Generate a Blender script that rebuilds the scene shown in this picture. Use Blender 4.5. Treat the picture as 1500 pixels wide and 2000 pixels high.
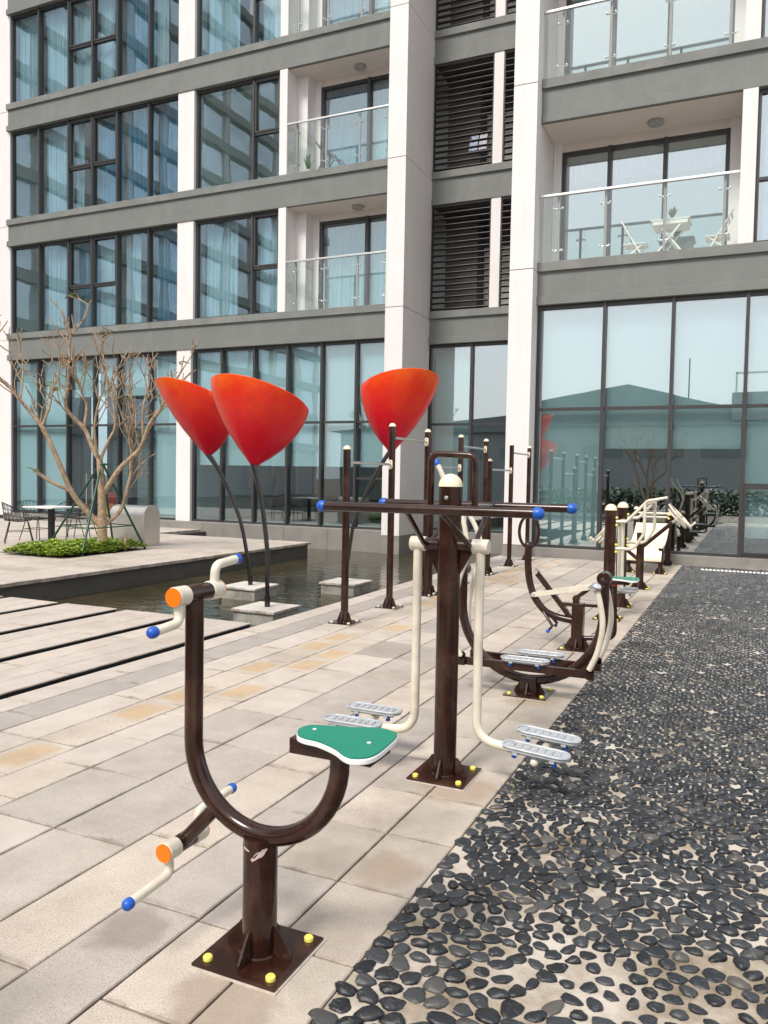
import bpy, math, random
import numpy as np
from mathutils import Vector, Matrix
random.seed(7); rng = np.random.default_rng(7)
SC = bpy.context.scene; COL = SC.collection
for o in list(bpy.data.objects): bpy.data.objects.remove(o)
R = math.radians

# ------------------------------------------------------------------ camera, sky, sun, exposure
EYE = Vector((0, 0, 1.5)); PITCH, ROLL, YAW, FPX = .0444756, .0178988, .4268344, 1566.1
_f0 = Vector((-math.sin(YAW), math.cos(YAW), 0)); _r0 = Vector((math.cos(YAW), math.sin(YAW), 0)); _u0 = Vector((0, 0, 1))
FWD = math.cos(PITCH) * _f0 - math.sin(PITCH) * _u0
_up = math.cos(PITCH) * _u0 + math.sin(PITCH) * _f0
RIGHT = math.cos(ROLL) * _r0 + math.sin(ROLL) * _up
UP = math.cos(ROLL) * _up - math.sin(ROLL) * _r0
cd = bpy.data.cameras.new('camera'); cam = bpy.data.objects.new('camera', cd); COL.objects.link(cam)
cam.matrix_world = Matrix(((RIGHT.x, UP.x, -FWD.x, EYE.x), (RIGHT.y, UP.y, -FWD.y, EYE.y), (RIGHT.z, UP.z, -FWD.z, EYE.z), (0, 0, 0, 1)))
cd.sensor_fit = 'HORIZONTAL'; cd.sensor_width = 36; cd.lens = FPX / 1500 * 36; cd.clip_start = .05; cd.clip_end = 1500
SC.camera = cam
W = bpy.data.worlds.new('World'); SC.world = W; W.use_nodes = True
wn, wl = W.node_tree.nodes, W.node_tree.links
sky = wn.new('ShaderNodeTexSky'); sky.sky_type = 'NISHITA'; sky.sun_disc = False
SUN_EL, SUN_ROT = R(50), R(194)
sky.sun_elevation = SUN_EL; sky.sun_rotation = SUN_ROT; sky.dust_density = 4; sky.air_density = 1.0; sky.ozone_density = 1
mixw = wn.new('ShaderNodeMix'); mixw.data_type = 'RGBA'; mixw.inputs[0].default_value = .72
wl.new(sky.outputs[0], mixw.inputs[6]); mixw.inputs[7].default_value = (9.0, 9.3, 9.7, 1)   # thin bright overcast over the clear sky
bg = wn['Background']; bg.inputs[1].default_value = .102; wl.new(mixw.outputs[2], bg.inputs[0])
sd = bpy.data.lights.new('sun', 'SUN'); sun = bpy.data.objects.new('sun', sd); COL.objects.link(sun)
sd.energy = 2.5; sd.angle = R(16); sd.color = (1, .95, .88)
sdir = Vector((math.sin(SUN_ROT) * math.cos(SUN_EL), math.cos(SUN_ROT) * math.cos(SUN_EL), math.sin(SUN_EL)))
sun.rotation_euler = sdir.to_track_quat('Z', 'Y').to_euler(); sun.location = (0, 0, 30)
vs = SC.view_settings; vs.view_transform = 'Standard'; vs.look = 'None'; vs.exposure = .5; vs.gamma = 1
SC.cycles.transparent_max_bounces = 16; SC.cycles.max_bounces = 8; SC.cycles.use_denoising = True

# ------------------------------------------------------------------ helpers
class MB:
    def __init__(s): s.v = []; s.f = []
    def add(s, v, f):
        b = len(s.v); s.v += [tuple(p) for p in v]; s.f += [tuple(i + b for i in q) for q in f]; return s
    def box(s, x0, x1, y0, y1, z0, z1):
        return s.add([(x0, y0, z0), (x1, y0, z0), (x1, y1, z0), (x0, y1, z0), (x0, y0, z1), (x1, y0, z1), (x1, y1, z1), (x0, y1, z1)],
                     [(0, 3, 2, 1), (4, 5, 6, 7), (0, 1, 5, 4), (1, 2, 6, 5), (2, 3, 7, 6), (3, 0, 4, 7)])
    def obox(s, p0, p1, w, h, up=(0, 0, 1)):
        p0, p1 = Vector(p0), Vector(p1); d = (p1 - p0).normalized(); x = d.cross(Vector(up)).normalized() * w / 2; y = x.cross(d).normalized() * h / 2
        v = [p + a * x + b * y for p in (p0, p1) for a, b in ((-1, -1), (1, -1), (1, 1), (-1, 1))]
        return s.add(v, [(0, 1, 2, 3), (7, 6, 5, 4), (0, 4, 5, 1), (1, 5, 6, 2), (2, 6, 7, 3), (3, 7, 4, 0)])
    def tube(s, pts, r, n=12, closed=False):
        pts = [Vector(p) for p in pts]; m = len(pts); rs = r if isinstance(r, (list, tuple)) else [r] * m
        if closed: tan = [(pts[(i + 1) % m] - pts[i - 1]).normalized() for i in range(m)]
        else: tan = [(pts[min(i + 1, m - 1)] - pts[max(i - 1, 0)]).normalized() for i in range(m)]
        a = Vector((0, 0, 1)) if abs(tan[0].z) < .9 else Vector((1, 0, 0)); nx = tan[0].cross(a).normalized(); V = []
        for i in range(m):
            nx = (nx - tan[i] * nx.dot(tan[i])).normalized(); ny = tan[i].cross(nx)
            V += [pts[i] + (nx * math.cos(2 * math.pi * k / n) + ny * math.sin(2 * math.pi * k / n)) * rs[i] for k in range(n)]
        F = [(i * n + k, i * n + (k + 1) % n, (i + 1) * n + (k + 1) % n, (i + 1) * n + k) for i in range(m - 1) for k in range(n)]
        if closed: F += [((m - 1) * n + k, (m - 1) * n + (k + 1) % n, (k + 1) % n, k) for k in range(n)]
        else: F += [tuple(range(n - 1, -1, -1)), tuple((m - 1) * n + k for k in range(n))]
        return s.add(V, F)
    def cyl(s, p0, p1, r, n=20, r1=None): return s.tube([p0, p1], [r, r if r1 is None else r1], n)
    def lathe(s, c, prof, n=24, axis=(0, 0, 1)):
        c = Vector(c); q = Vector((0, 0, 1)).rotation_difference(Vector(axis)); V = []; F = []
        for r, z in prof: V += [c + q @ Vector((r * math.cos(2 * math.pi * k / n), r * math.sin(2 * math.pi * k / n), z)) for k in range(n)]
        m = len(prof); F = [(i * n + k, i * n + (k + 1) % n, (i + 1) * n + (k + 1) % n, (i + 1) * n + k) for i in range(m - 1) for k in range(n)]
        F += [tuple(range(n - 1, -1, -1)), tuple((m - 1) * n + k for k in range(n))]
        return s.add(V, F)
    def dome(s, c, r, h=None, axis=(0, 0, 1), n=24):
        h = r if h is None else h
        return s.lathe(c, [(r, 0)] + [(r * math.cos(R(a)), h * math.sin(R(a))) for a in (15, 30, 45, 60, 72, 83)], n, axis)
    def ball(s, c, r, n=16): return s.lathe(c, [(r * math.cos(R(a)), r * math.sin(R(a))) for a in (-85, -65, -45, -25, 0, 25, 45, 65, 85)], n)
    def prism(s, poly, z0, z1):
        n = len(poly); return s.add([(x, y, z0) for x, y in poly] + [(x, y, z1) for x, y in poly],
                                    [tuple(range(n - 1, -1, -1)), tuple(range(n, 2 * n))] + [(i, (i + 1) % n, n + (i + 1) % n, n + i) for i in range(n)])
    def slab3(s, poly, t):                                   # polygon in space, thickened by vector t
        t = Vector(t); n = len(poly); p = [Vector(q) for q in poly]
        return s.add(p + [q + t for q in p], [tuple(range(n - 1, -1, -1)), tuple(range(n, 2 * n))] + [(i, (i + 1) % n, n + (i + 1) % n, n + i) for i in range(n)])
    def mesh(s, name, m, smooth=40):
        me = bpy.data.meshes.new(name); me.from_pydata(s.v, [], s.f); me.update()
        if smooth:
            me.polygons.foreach_set('use_smooth', [True] * len(me.polygons)); me.set_sharp_from_angle(angle=R(smooth))
        if m: me.materials.append(m)
        return me
    def build(s, name, m, parent=None, smooth=40, bev=0, loc=None, flip=False):
        o = bpy.data.objects.new(name, s.mesh(name, m, smooth)); COL.objects.link(o)
        if parent: o.parent = parent
        if loc: o.location = loc
        if bev:
            b = o.modifiers.new('bevel', 'BEVEL'); b.width = bev; b.segments = 2; b.limit_method = 'ANGLE'; b.angle_limit = R(50)
        return o
def link(me, name, parent=None, loc=(0, 0, 0), rot=(0, 0, 0), scale=(1, 1, 1)):
    o = bpy.data.objects.new(name, me); COL.objects.link(o); o.location = loc; o.rotation_euler = rot; o.scale = scale
    if parent: o.parent = parent
    return o
def tag(o, label, cat, group=None):
    o['label'] = label; o['category'] = cat
    if group: o['group'] = group
    return o
def thing(name, label, cat, loc=(0, 0, 0), group=None, rz=0):
    o = bpy.data.objects.new(name, None); COL.objects.link(o); o.location = loc; o.rotation_euler.z = rz; o.empty_display_size = .2
    return tag(o, label, cat, group)
def struct(o, kind='structure'): o['kind'] = kind; return o
def cat(pts, k=6, closed=False):
    p = [Vector(q) for q in pts]; n = len(p); out = []
    for i in range(n if closed else n - 1):
        if closed: a, b, c, d = p[i - 1], p[i], p[(i + 1) % n], p[(i + 2) % n]
        else: a, b, c, d = p[max(i - 1, 0)], p[i], p[i + 1], p[min(i + 2, n - 1)]
        for j in range(k):
            t = j / k; out.append(.5 * ((2 * b) + (c - a) * t + (2 * a - 5 * b + 4 * c - d) * t * t + (3 * b - a - 3 * c + d) * t ** 3))
    if not closed: out.append(p[-1])
    return out
def fillet(pts, r, k=6):                                      # polyline with rounded corners
    p = [Vector(q) for q in pts]; out = [p[0]]
    for i in range(1, len(p) - 1):
        a = (p[i - 1] - p[i]).normalized(); b = (p[i + 1] - p[i]).normalized(); ang = a.angle(b)
        d = min(r / math.tan(ang / 2), .48 * (p[i - 1] - p[i]).length, .48 * (p[i + 1] - p[i]).length); A = p[i] + a * d; B = p[i] + b * d
        for j in range(k + 1): t = j / k; out.append((1 - t) ** 2 * A + 2 * t * (1 - t) * p[i] + t * t * B)
    out.append(p[-1]); return out

# ------------------------------------------------------------------ materials
def nodes(name):
    m = bpy.data.materials.new(name); m.use_nodes = True; nt = m.node_tree; return m, nt.nodes, nt.links, nt.nodes['Principled BSDF']
def N(ns, t, **k):
    n = ns.new(t)
    for a, b in k.items(): setattr(n, a, b)
    return n
def ramp(ns, stops):
    r = ns.new('ShaderNodeValToRGB'); e = r.color_ramp.elements
    while len(e) < len(stops): e.new(.5)
    for x, (p, c) in zip(e, stops): x.position = p; x.color = (*c, 1)
    return r
def noise(ns, ls, vec, scale, detail=4, rough=.55):
    n = ns.new('ShaderNodeTexNoise'); n.inputs['Scale'].default_value = scale; n.inputs['Detail'].default_value = detail; n.inputs['Roughness'].default_value = rough
    if vec is not None: ls.new(vec, n.inputs['Vector'])
    return n
def mul(c, k): return tuple(min(1, x * k) for x in c)
def paint(name, col, rough=.4, var=.12, scale=6, metal=0, coat=0, bump=0, bscale=80, dirt=None, dirt_amt=.5, dirt_scale=3, tile=0, spec=.5, streak=False):
    m, ns, ls, p = nodes(name); g = ns.new('ShaderNodeNewGeometry'); vec = g.outputs['Position']
    n1 = noise(ns, ls, vec, scale); r = ramp(ns, [(.3, mul(col, 1 - var)), (.7, mul(col, 1 + var))]); ls.new(n1.outputs[0], r.inputs[0]); out = r.outputs[0]
    if tile:
        oi = ns.new('ShaderNodeObjectInfo'); hs = ns.new('ShaderNodeHueSaturation'); mr = N(ns, 'ShaderNodeMapRange'); mr.inputs[3].default_value = 1 - tile; mr.inputs[4].default_value = 1 + tile
        ls.new(oi.outputs['Random'], mr.inputs[0]); ls.new(mr.outputs[0], hs.inputs['Value']); ls.new(out, hs.inputs['Color']); out = hs.outputs[0]
    if dirt:
        v2 = vec
        if streak:
            mp = ns.new('ShaderNodeMapping'); mp.inputs['Scale'].default_value = (4, 4, .35); ls.new(vec, mp.inputs[0]); v2 = mp.outputs[0]
        n2 = noise(ns, ls, v2, dirt_scale, 6, .65); r2 = ramp(ns, [(.48, (0, 0, 0)), (.72, (dirt_amt,) * 3)]); ls.new(n2.outputs[0], r2.inputs[0])
        mx = N(ns, 'ShaderNodeMix', data_type='RGBA'); ls.new(r2.outputs[0], mx.inputs[0]); ls.new(out, mx.inputs[6]); mx.inputs[7].default_value = (*dirt, 1); out = mx.outputs[2]
    ls.new(out, p.inputs['Base Color']); p.inputs['Metallic'].default_value = metal; p.inputs['Coat Weight'].default_value = coat; p.inputs['Coat Roughness'].default_value = .08
    p.inputs['Specular IOR Level'].default_value = spec
    n3 = noise(ns, ls, vec, 9, 5); mr = N(ns, 'ShaderNodeMapRange'); mr.inputs[3].default_value = rough * .75; mr.inputs[4].default_value = min(1, rough * 1.3); ls.new(n3.outputs[0], mr.inputs[0]); ls.new(mr.outputs[0], p.inputs['Roughness'])
    if bump:
        nb = noise(ns, ls, vec, bscale, 4); b = ns.new('ShaderNodeBump'); b.inputs['Strength'].default_value = bump; b.inputs['Distance'].default_value = .01; ls.new(nb.outputs[0], b.inputs['Height']); ls.new(b.outputs[0], p.inputs['Normal'])
    return m
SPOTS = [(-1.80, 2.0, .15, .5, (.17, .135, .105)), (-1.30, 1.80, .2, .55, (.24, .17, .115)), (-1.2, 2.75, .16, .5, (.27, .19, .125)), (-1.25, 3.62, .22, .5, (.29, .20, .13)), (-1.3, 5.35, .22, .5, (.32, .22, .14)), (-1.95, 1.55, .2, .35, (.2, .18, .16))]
def stone(name, c0, c1, speck=.45, sscale=230, tile=.07, stain=(.22, .18, .145), stain_amt=.6, tan=None, rough=.75, edge=.75):
    m, ns, ls, p = nodes(name); g = ns.new('ShaderNodeNewGeometry'); vec = g.outputs['Position']; oi = ns.new('ShaderNodeObjectInfo')
    a = noise(ns, ls, vec, 5, 5); r = ramp(ns, [(.3, c0), (.7, c1)]); ls.new(a.outputs[0], r.inputs[0]); out = r.outputs[0]
    if tan:
        tc = ns.new('ShaderNodeTexCoord'); sx = ns.new('ShaderNodeSeparateXYZ'); ls.new(tc.outputs['Generated'], sx.inputs[0]); mins = []
        for k in (0, 1):
            s1 = N(ns, 'ShaderNodeMath', operation='SUBTRACT'); s1.inputs[0].default_value = 1; ls.new(sx.outputs[k], s1.inputs[1])
            mn = N(ns, 'ShaderNodeMath', operation='MINIMUM'); ls.new(sx.outputs[k], mn.inputs[0]); ls.new(s1.outputs[0], mn.inputs[1]); mins.append(mn)
        mm = N(ns, 'ShaderNodeMath', operation='MINIMUM'); ls.new(mins[0].outputs[0], mm.inputs[0]); ls.new(mins[1].outputs[0], mm.inputs[1])
        nn = noise(ns, ls, vec, 7, 4); ad = N(ns, 'ShaderNodeMath', operation='MULTIPLY_ADD'); ls.new(nn.outputs[0], ad.inputs[0]); ad.inputs[1].default_value = -.32; ls.new(mm.outputs[0], ad.inputs[2])
        mr = N(ns, 'ShaderNodeMapRange'); mr.inputs[1].default_value = -.09; mr.inputs[2].default_value = .06; ls.new(ad.outputs[0], mr.inputs[0])
        mx = N(ns, 'ShaderNodeMix', data_type='RGBA'); ls.new(mr.outputs[0], mx.inputs[0]); ls.new(out, mx.inputs[6]); mx.inputs[7].default_value = (*tan, 1); out = mx.outputs[2]
    hs = ns.new('ShaderNodeHueSaturation'); mr = N(ns, 'ShaderNodeMapRange'); mr.inputs[3].default_value = 1 - tile; mr.inputs[4].default_value = 1 + tile
    ls.new(oi.outputs['Random'], mr.inputs[0]); ls.new(mr.outputs[0], hs.inputs['Value']); ls.new(out, hs.inputs['Color']); out = hs.outputs[0]
    s = noise(ns, ls, vec, sscale, 3, .7); r2 = ramp(ns, [(.33, (1 - speck,) * 3), (.5, (1, 1, 1)), (.7, (1 + speck * .35,) * 3)]); ls.new(s.outputs[0], r2.inputs[0])
    mx = N(ns, 'ShaderNodeMix', data_type='RGBA', blend_type='MULTIPLY'); mx.inputs[0].default_value = 1; ls.new(out, mx.inputs[6]); ls.new(r2.outputs[0], mx.inputs[7]); out = mx.outputs[2]
    n2 = noise(ns, ls, vec, 1.15, 7, .68); r3 = ramp(ns, [(.47, (0, 0, 0)), (.72, (stain_amt,) * 3)]); ls.new(n2.outputs[0], r3.inputs[0])
    mx = N(ns, 'ShaderNodeMix', data_type='RGBA'); ls.new(r3.outputs[0], mx.inputs[0]); ls.new(out, mx.inputs[6]); mx.inputs[7].default_value = (*stain, 1); out = mx.outputs[2]
    for (sx_, sy_, sr, sa, scol) in SPOTS:                     # stains on the paving, with contact shade by the base plates painted in
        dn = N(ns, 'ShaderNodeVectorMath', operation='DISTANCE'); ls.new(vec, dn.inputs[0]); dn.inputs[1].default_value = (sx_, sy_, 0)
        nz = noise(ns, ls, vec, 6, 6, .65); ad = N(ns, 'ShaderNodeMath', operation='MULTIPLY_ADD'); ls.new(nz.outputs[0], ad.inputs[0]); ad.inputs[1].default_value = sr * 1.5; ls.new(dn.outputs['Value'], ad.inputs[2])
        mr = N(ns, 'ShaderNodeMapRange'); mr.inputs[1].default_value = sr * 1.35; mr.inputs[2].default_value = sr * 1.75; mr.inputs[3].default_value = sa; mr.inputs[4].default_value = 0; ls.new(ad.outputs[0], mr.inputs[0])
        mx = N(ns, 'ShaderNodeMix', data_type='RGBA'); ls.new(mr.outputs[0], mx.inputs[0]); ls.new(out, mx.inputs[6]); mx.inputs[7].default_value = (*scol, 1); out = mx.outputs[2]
    tc = ns.new('ShaderNodeTexCoord'); sx = ns.new('ShaderNodeSeparateXYZ'); ls.new(tc.outputs['Generated'], sx.inputs[0]); mins = []
    for k in (0, 1):                                          # dirt that has crept in from the joints
        s1 = N(ns, 'ShaderNodeMath', operation='PINGPONG'); s1.inputs[1].default_value = .5; ls.new(sx.outputs[k], s1.inputs[0]); mins.append(s1)
    mm = N(ns, 'ShaderNodeMath', operation='MINIMUM'); ls.new(mins[0].outputs[0], mm.inputs[0]); ls.new(mins[1].outputs[0], mm.inputs[1])
    nn = noise(ns, ls, vec, 4.5, 6, .7); ad = N(ns, 'ShaderNodeMath', operation='MULTIPLY_ADD'); ls.new(nn.outputs[0], ad.inputs[0]); ad.inputs[1].default_value = -.19; ls.new(mm.outputs[0], ad.inputs[2])
    mr = N(ns, 'ShaderNodeMapRange'); mr.inputs[1].default_value = -.115; mr.inputs[2].default_value = -.075; mr.inputs[3].default_value = edge; mr.inputs[4].default_value = 0; ls.new(ad.outputs[0], mr.inputs[0])
    mx = N(ns, 'ShaderNodeMix', data_type='RGBA'); ls.new(mr.outputs[0], mx.inputs[0]); ls.new(out, mx.inputs[6]); mx.inputs[7].default_value = (.17, .13, .095, 1); out = mx.outputs[2]
    ls.new(out, p.inputs['Base Color']); p.inputs['Roughness'].default_value = rough
    b = ns.new('ShaderNodeBump'); b.inputs['Strength'].default_value = .25; b.inputs['Distance'].default_value = .003; ls.new(s.outputs[0], b.inputs['Height']); ls.new(b.outputs[0], p.inputs['Normal'])
    return m
def glass(name, tint, r0, rcol=(.9, .97, 1), wav=.03, wscale=.9):
    m = bpy.data.materials.new(name); m.use_nodes = True; ns, ls = m.node_tree.nodes, m.node_tree.links; ns.clear()
    out = ns.new('ShaderNodeOutputMaterial'); t = ns.new('ShaderNodeBsdfTransparent'); t.inputs[0].default_value = (*tint, 1)
    g = ns.new('ShaderNodeBsdfGlossy'); g.inputs['Color'].default_value = (*rcol, 1); g.inputs['Roughness'].default_value = .004
    lw = ns.new('ShaderNodeLayerWeight'); lw.inputs[0].default_value = .5; fr = N(ns, 'ShaderNodeMath', operation='POWER'); ls.new(lw.outputs['Facing'], fr.inputs[0]); fr.inputs[1].default_value = 4.5; md = N(ns, 'ShaderNodeMath', operation='MULTIPLY_ADD'); ls.new(fr.outputs[0], md.inputs[0]); md.inputs[1].default_value = 1 - r0; md.inputs[2].default_value = r0
    if wav:
        ge = ns.new('ShaderNodeNewGeometry'); oi = ns.new('ShaderNodeObjectInfo'); mp = ns.new('ShaderNodeVectorMath'); mp.operation = 'MULTIPLY_ADD'
        mp.inputs[1].default_value = (1, 1, .45); ls.new(ge.outputs['Position'], mp.inputs[0])
        cb = ns.new('ShaderNodeCombineXYZ'); mu = N(ns, 'ShaderNodeMath', operation='MULTIPLY'); mu.inputs[1].default_value = 40; ls.new(oi.outputs['Random'], mu.inputs[0]); ls.new(mu.outputs[0], cb.inputs[0]); ls.new(cb.outputs[0], mp.inputs[2])
        nz = noise(ns, ls, mp.outputs[0], wscale, 1.5, .4); b = ns.new('ShaderNodeBump'); b.inputs['Strength'].default_value = 1; b.inputs['Distance'].default_value = wav; ls.new(nz.outputs[0], b.inputs['Height']); ls.new(b.outputs[0], g.inputs['Normal'])
    mx = ns.new('ShaderNodeMixShader'); ls.new(md.outputs[0], mx.inputs[0]); ls.new(t.outputs[0], mx.inputs[1]); ls.new(g.outputs[0], mx.inputs[2]); ls.new(mx.outputs[0], out.inputs[0])
    return m

BROWN = paint('brown_enamel', (.026, .0085, .0048), .15, .2, 5, dirt=(.17, .11, .08), dirt_amt=.22, dirt_scale=5, spec=.42)
BROWN2 = paint('brown_enamel_worn', (.028, .010, .006), .5, .25, 9, dirt=(.17, .11, .08), dirt_amt=.4, dirt_scale=9, spec=.3)
CREAM = paint('cream_enamel', (.66, .60, .49), .32, .05, 5, coat=.3, dirt=(.33, .25, .17), dirt_amt=.45, dirt_scale=7)
CAP = paint('cream_cap', (.78, .66, .48), .42, .04)
GREYP = paint('grey_cast_tread', (.40, .42, .44), .38, .1, 20, dirt=(.2, .18, .16), dirt_amt=.4, dirt_scale=25)
GREEN = paint('green_plastic', (.004, .21, .13), .38, .06, 8)
WHITEP = paint('white_plastic', (.78, .78, .76), .35, .03)
BLUE = paint('blue_plastic', (.006, .085, .42), .38, .1, 20)
ORANGE = paint('orange_plastic', (.90, .17, .001), .4, .03)
YELLOW = paint('yellow_bolt_cap', (.80, .70, .12), .45, .06, 30)
STEEL = paint('stainless_steel', (.62, .61, .59), .34, .03, 3, metal=1)
CHROME = paint('chrome', (.75, .75, .75), .12, .03, metal=1)
SCRATCH = paint('bare_primer', (.45, .36, .34), .6, .2, 60)
RED = paint('red_plastic', (.6, .03, .03), .4, .05)
GROUT = paint('grout', (.50, .44, .37), .9, .15, 30, bump=.3)
JOINT = paint('joint_dirt', (.13, .10, .075), .95, .3, 12)
DARK = paint('dark_recess', (.012, .011, .010), .9, .3)
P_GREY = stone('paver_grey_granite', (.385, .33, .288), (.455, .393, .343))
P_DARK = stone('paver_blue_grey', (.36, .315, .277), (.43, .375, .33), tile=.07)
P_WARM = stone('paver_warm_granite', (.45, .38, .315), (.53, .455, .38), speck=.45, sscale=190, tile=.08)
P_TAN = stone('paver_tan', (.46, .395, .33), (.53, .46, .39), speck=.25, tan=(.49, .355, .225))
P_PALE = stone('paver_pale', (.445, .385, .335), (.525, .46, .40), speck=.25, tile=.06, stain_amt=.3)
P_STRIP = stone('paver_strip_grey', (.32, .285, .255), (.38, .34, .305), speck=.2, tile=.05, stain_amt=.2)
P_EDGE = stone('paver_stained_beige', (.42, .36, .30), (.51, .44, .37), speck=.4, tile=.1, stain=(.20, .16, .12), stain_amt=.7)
CONC = paint('wet_concrete', (.085, .08, .07), .6, .25, 3, dirt=(.05, .047, .04), dirt_amt=.8, dirt_scale=1.5, bump=.2, bscale=30)
PLINTH = paint('plinth_stone', (.235, .22, .20), .75, .14, 4, dirt=(.15, .14, .12), dirt_amt=.5, dirt_scale=2, bump=.15)
PEDCAP = stone('pedestal_stone', (.56, .52, .47), (.64, .60, .55), speck=.2)
PEDSIDE = paint('pedestal_side', (.30, .285, .25), .8, .2, 6, dirt=(.10, .095, .07), dirt_amt=.7, dirt_scale=5)
WHITE = paint('white_render', (.72, .69, .68), .8, .025, 1.2, dirt=(.60, .56, .53), dirt_amt=.35, dirt_scale=1.2, streak=True)
BAND = paint('grey_band', (.165, .172, .162), .7, .07, 1.5, dirt=(.24, .24, .22), dirt_amt=.25, dirt_scale=.9, streak=True)
LEDGE = paint('grey_ledge', (.175, .182, .172), .75, .1, 2, dirt=(.30, .29, .26), dirt_amt=.4, dirt_scale=2.2)
SOFFIT = paint('soffit', (.66, .60, .56), .85, .03, 1)
FRAME = paint('window_frame', (.042, .040, .040), .4, .1)
LOUVER = paint('louver_metal', (.036, .031, .029), .45, .1)
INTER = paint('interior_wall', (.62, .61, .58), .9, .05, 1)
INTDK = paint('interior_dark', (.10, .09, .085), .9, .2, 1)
SHEER = paint('sheer_curtain', (.55, .61, .65), .9, .05, 2)
BCURT = paint('blue_curtain', (.11, .26, .38), .9, .2, 2)
BLIND = paint('roller_blind', (.70, .73, .73), .9, .02, 1)
PERF = paint('perforated_panel', (.33, .32, .31), .8, .05, 2)
GL = glass('facade_glass', (.78, .885, .90), .155, (.93, .98, 1), .0022, 1.2); GLR = glass('lobby_glass', (.805, .915, .92), .35, (.96, .985, 1), .0009, 1.0)
GLB = glass('balcony_glass', (.935, .97, .96), .05, (1, 1, 1), 0)
def make_water():
    m, ns, ls, p = nodes('pool_water'); p.inputs['Base Color'].default_value = (.045, .042, .022, 1); p.inputs['Roughness'].default_value = .03; p.inputs['IOR'].default_value = 1.33
    g = ns.new('ShaderNodeNewGeometry'); mp = ns.new('ShaderNodeMapping'); mp.inputs['Scale'].default_value = (1, 2.2, 1); ls.new(g.outputs['Position'], mp.inputs[0])
    n = noise(ns, ls, mp.outputs[0], 2.6, 3, .55); b = ns.new('ShaderNodeBump'); b.inputs['Strength'].default_value = 1; b.inputs['Distance'].default_value = .016; ls.new(n.outputs[0], b.inputs['Height']); ls.new(b.outputs[0], p.inputs['Normal'])
    n2 = noise(ns, ls, g.outputs['Position'], .9, 4); r = ramp(ns, [(.35, (.036, .030, .014)), (.7, (.078, .063, .033))]); ls.new(n2.outputs[0], r.inputs[0]); ls.new(r.outputs[0], p.inputs['Base Color'])
    return m
WATER = make_water()
def make_pebble():
    m, ns, ls, p = nodes('black_pebble'); g = ns.new('ShaderNodeNewGeometry'); oi = ns.new('ShaderNodeObjectInfo'); ad = N(ns, 'ShaderNodeMath', operation='ADD')
    ls.new(g.outputs['Random Per Island'], ad.inputs[0]); ls.new(oi.outputs['Random'], ad.inputs[1]); fr = N(ns, 'ShaderNodeMath', operation='FRACT'); ls.new(ad.outputs[0], fr.inputs[0])
    r = ramp(ns, [(0, (.006, .007, .009)), (.5, (.016, .018, .022)), (.85, (.036, .038, .042)), (.96, (.065, .062, .058)), (1, (.10, .09, .078))]); ls.new(fr.outputs[0], r.inputs[0])
    mp = ns.new('ShaderNodeMapping'); mp.inputs['Scale'].default_value = (1, 3.5, 1); mp.inputs['Rotation'].default_value = (0, 0, .6); ls.new(g.outputs['Position'], mp.inputs[0])
    n = noise(ns, ls, mp.outputs[0], 38, 7, .75); r2 = ramp(ns, [(.56, (0, 0, 0)), (.66, (.38,) * 3)]); ls.new(n.outputs[0], r2.inputs[0])
    mx = N(ns, 'ShaderNodeMix', data_type='RGBA'); ls.new(r2.outputs[0], mx.inputs[0]); ls.new(r.outputs[0], mx.inputs[6]); mx.inputs[7].default_value = (.26, .25, .235, 1)
    ls.new(mx.outputs[2], p.inputs['Base Color']); p.inputs['Roughness'].default_value = .30
    b = ns.new('ShaderNodeBump'); b.inputs['Strength'].default_value = .5; b.inputs['Distance'].default_value = .004; ls.new(n.outputs[0], b.inputs['Height']); ls.new(b.outputs[0], p.inputs['Normal'])
    return m
PEBBLE = make_pebble()
WPEB = paint('white_pebble', (.72, .70, .66), .5, .1, 40)
def make_mortar(far=False):
    m, ns, ls, p = nodes('pebble_mortar_far' if far else 'pebble_mortar'); g = ns.new('ShaderNodeNewGeometry'); vec = g.outputs['Position']
    n = noise(ns, ls, vec, 2.2, 7, .65); r = ramp(ns, [(.30, (.12, .085, .05)), (.43, (.35, .285, .21)), (.56, (.58, .51, .435)), (.75, (.68, .63, .565))]); ls.new(n.outputs[0], r.inputs[0])
    out = r.outputs[0]
    n2 = noise(ns, ls, vec, 120, 4, .7); mx = N(ns, 'ShaderNodeMix', data_type='RGBA', blend_type='MULTIPLY'); mx.inputs[0].default_value = .28; ls.new(out, mx.inputs[6]); ls.new(n2.outputs[0], mx.inputs[7]); out = mx.outputs[2]
    h = n2.outputs[0]
    if far:
        v = ns.new('ShaderNodeTexVoronoi'); v.inputs['Scale'].default_value = 19; ls.new(vec, v.inputs['Vector']); r2 = ramp(ns, [(.42, (1, 1, 1)), (.52, (0, 0, 0))]); ls.new(v.outputs['Distance'], r2.inputs[0])
        mx = N(ns, 'ShaderNodeMix', data_type='RGBA'); ls.new(r2.outputs[0], mx.inputs[0]); ls.new(out, mx.inputs[6]); mx.inputs[7].default_value = (.026, .027, .03, 1); out = mx.outputs[2]; h = r2.outputs[0]
    ls.new(out, p.inputs['Base Color']); p.inputs['Roughness'].default_value = .85
    b = ns.new('ShaderNodeBump'); b.inputs['Strength'].default_value = .6; b.inputs['Distance'].default_value = .006; ls.new(h, b.inputs['Height']); ls.new(b.outputs[0], p.inputs['Normal'])
    return m
MORTAR = make_mortar(); MORTARF = make_mortar(True)

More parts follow.
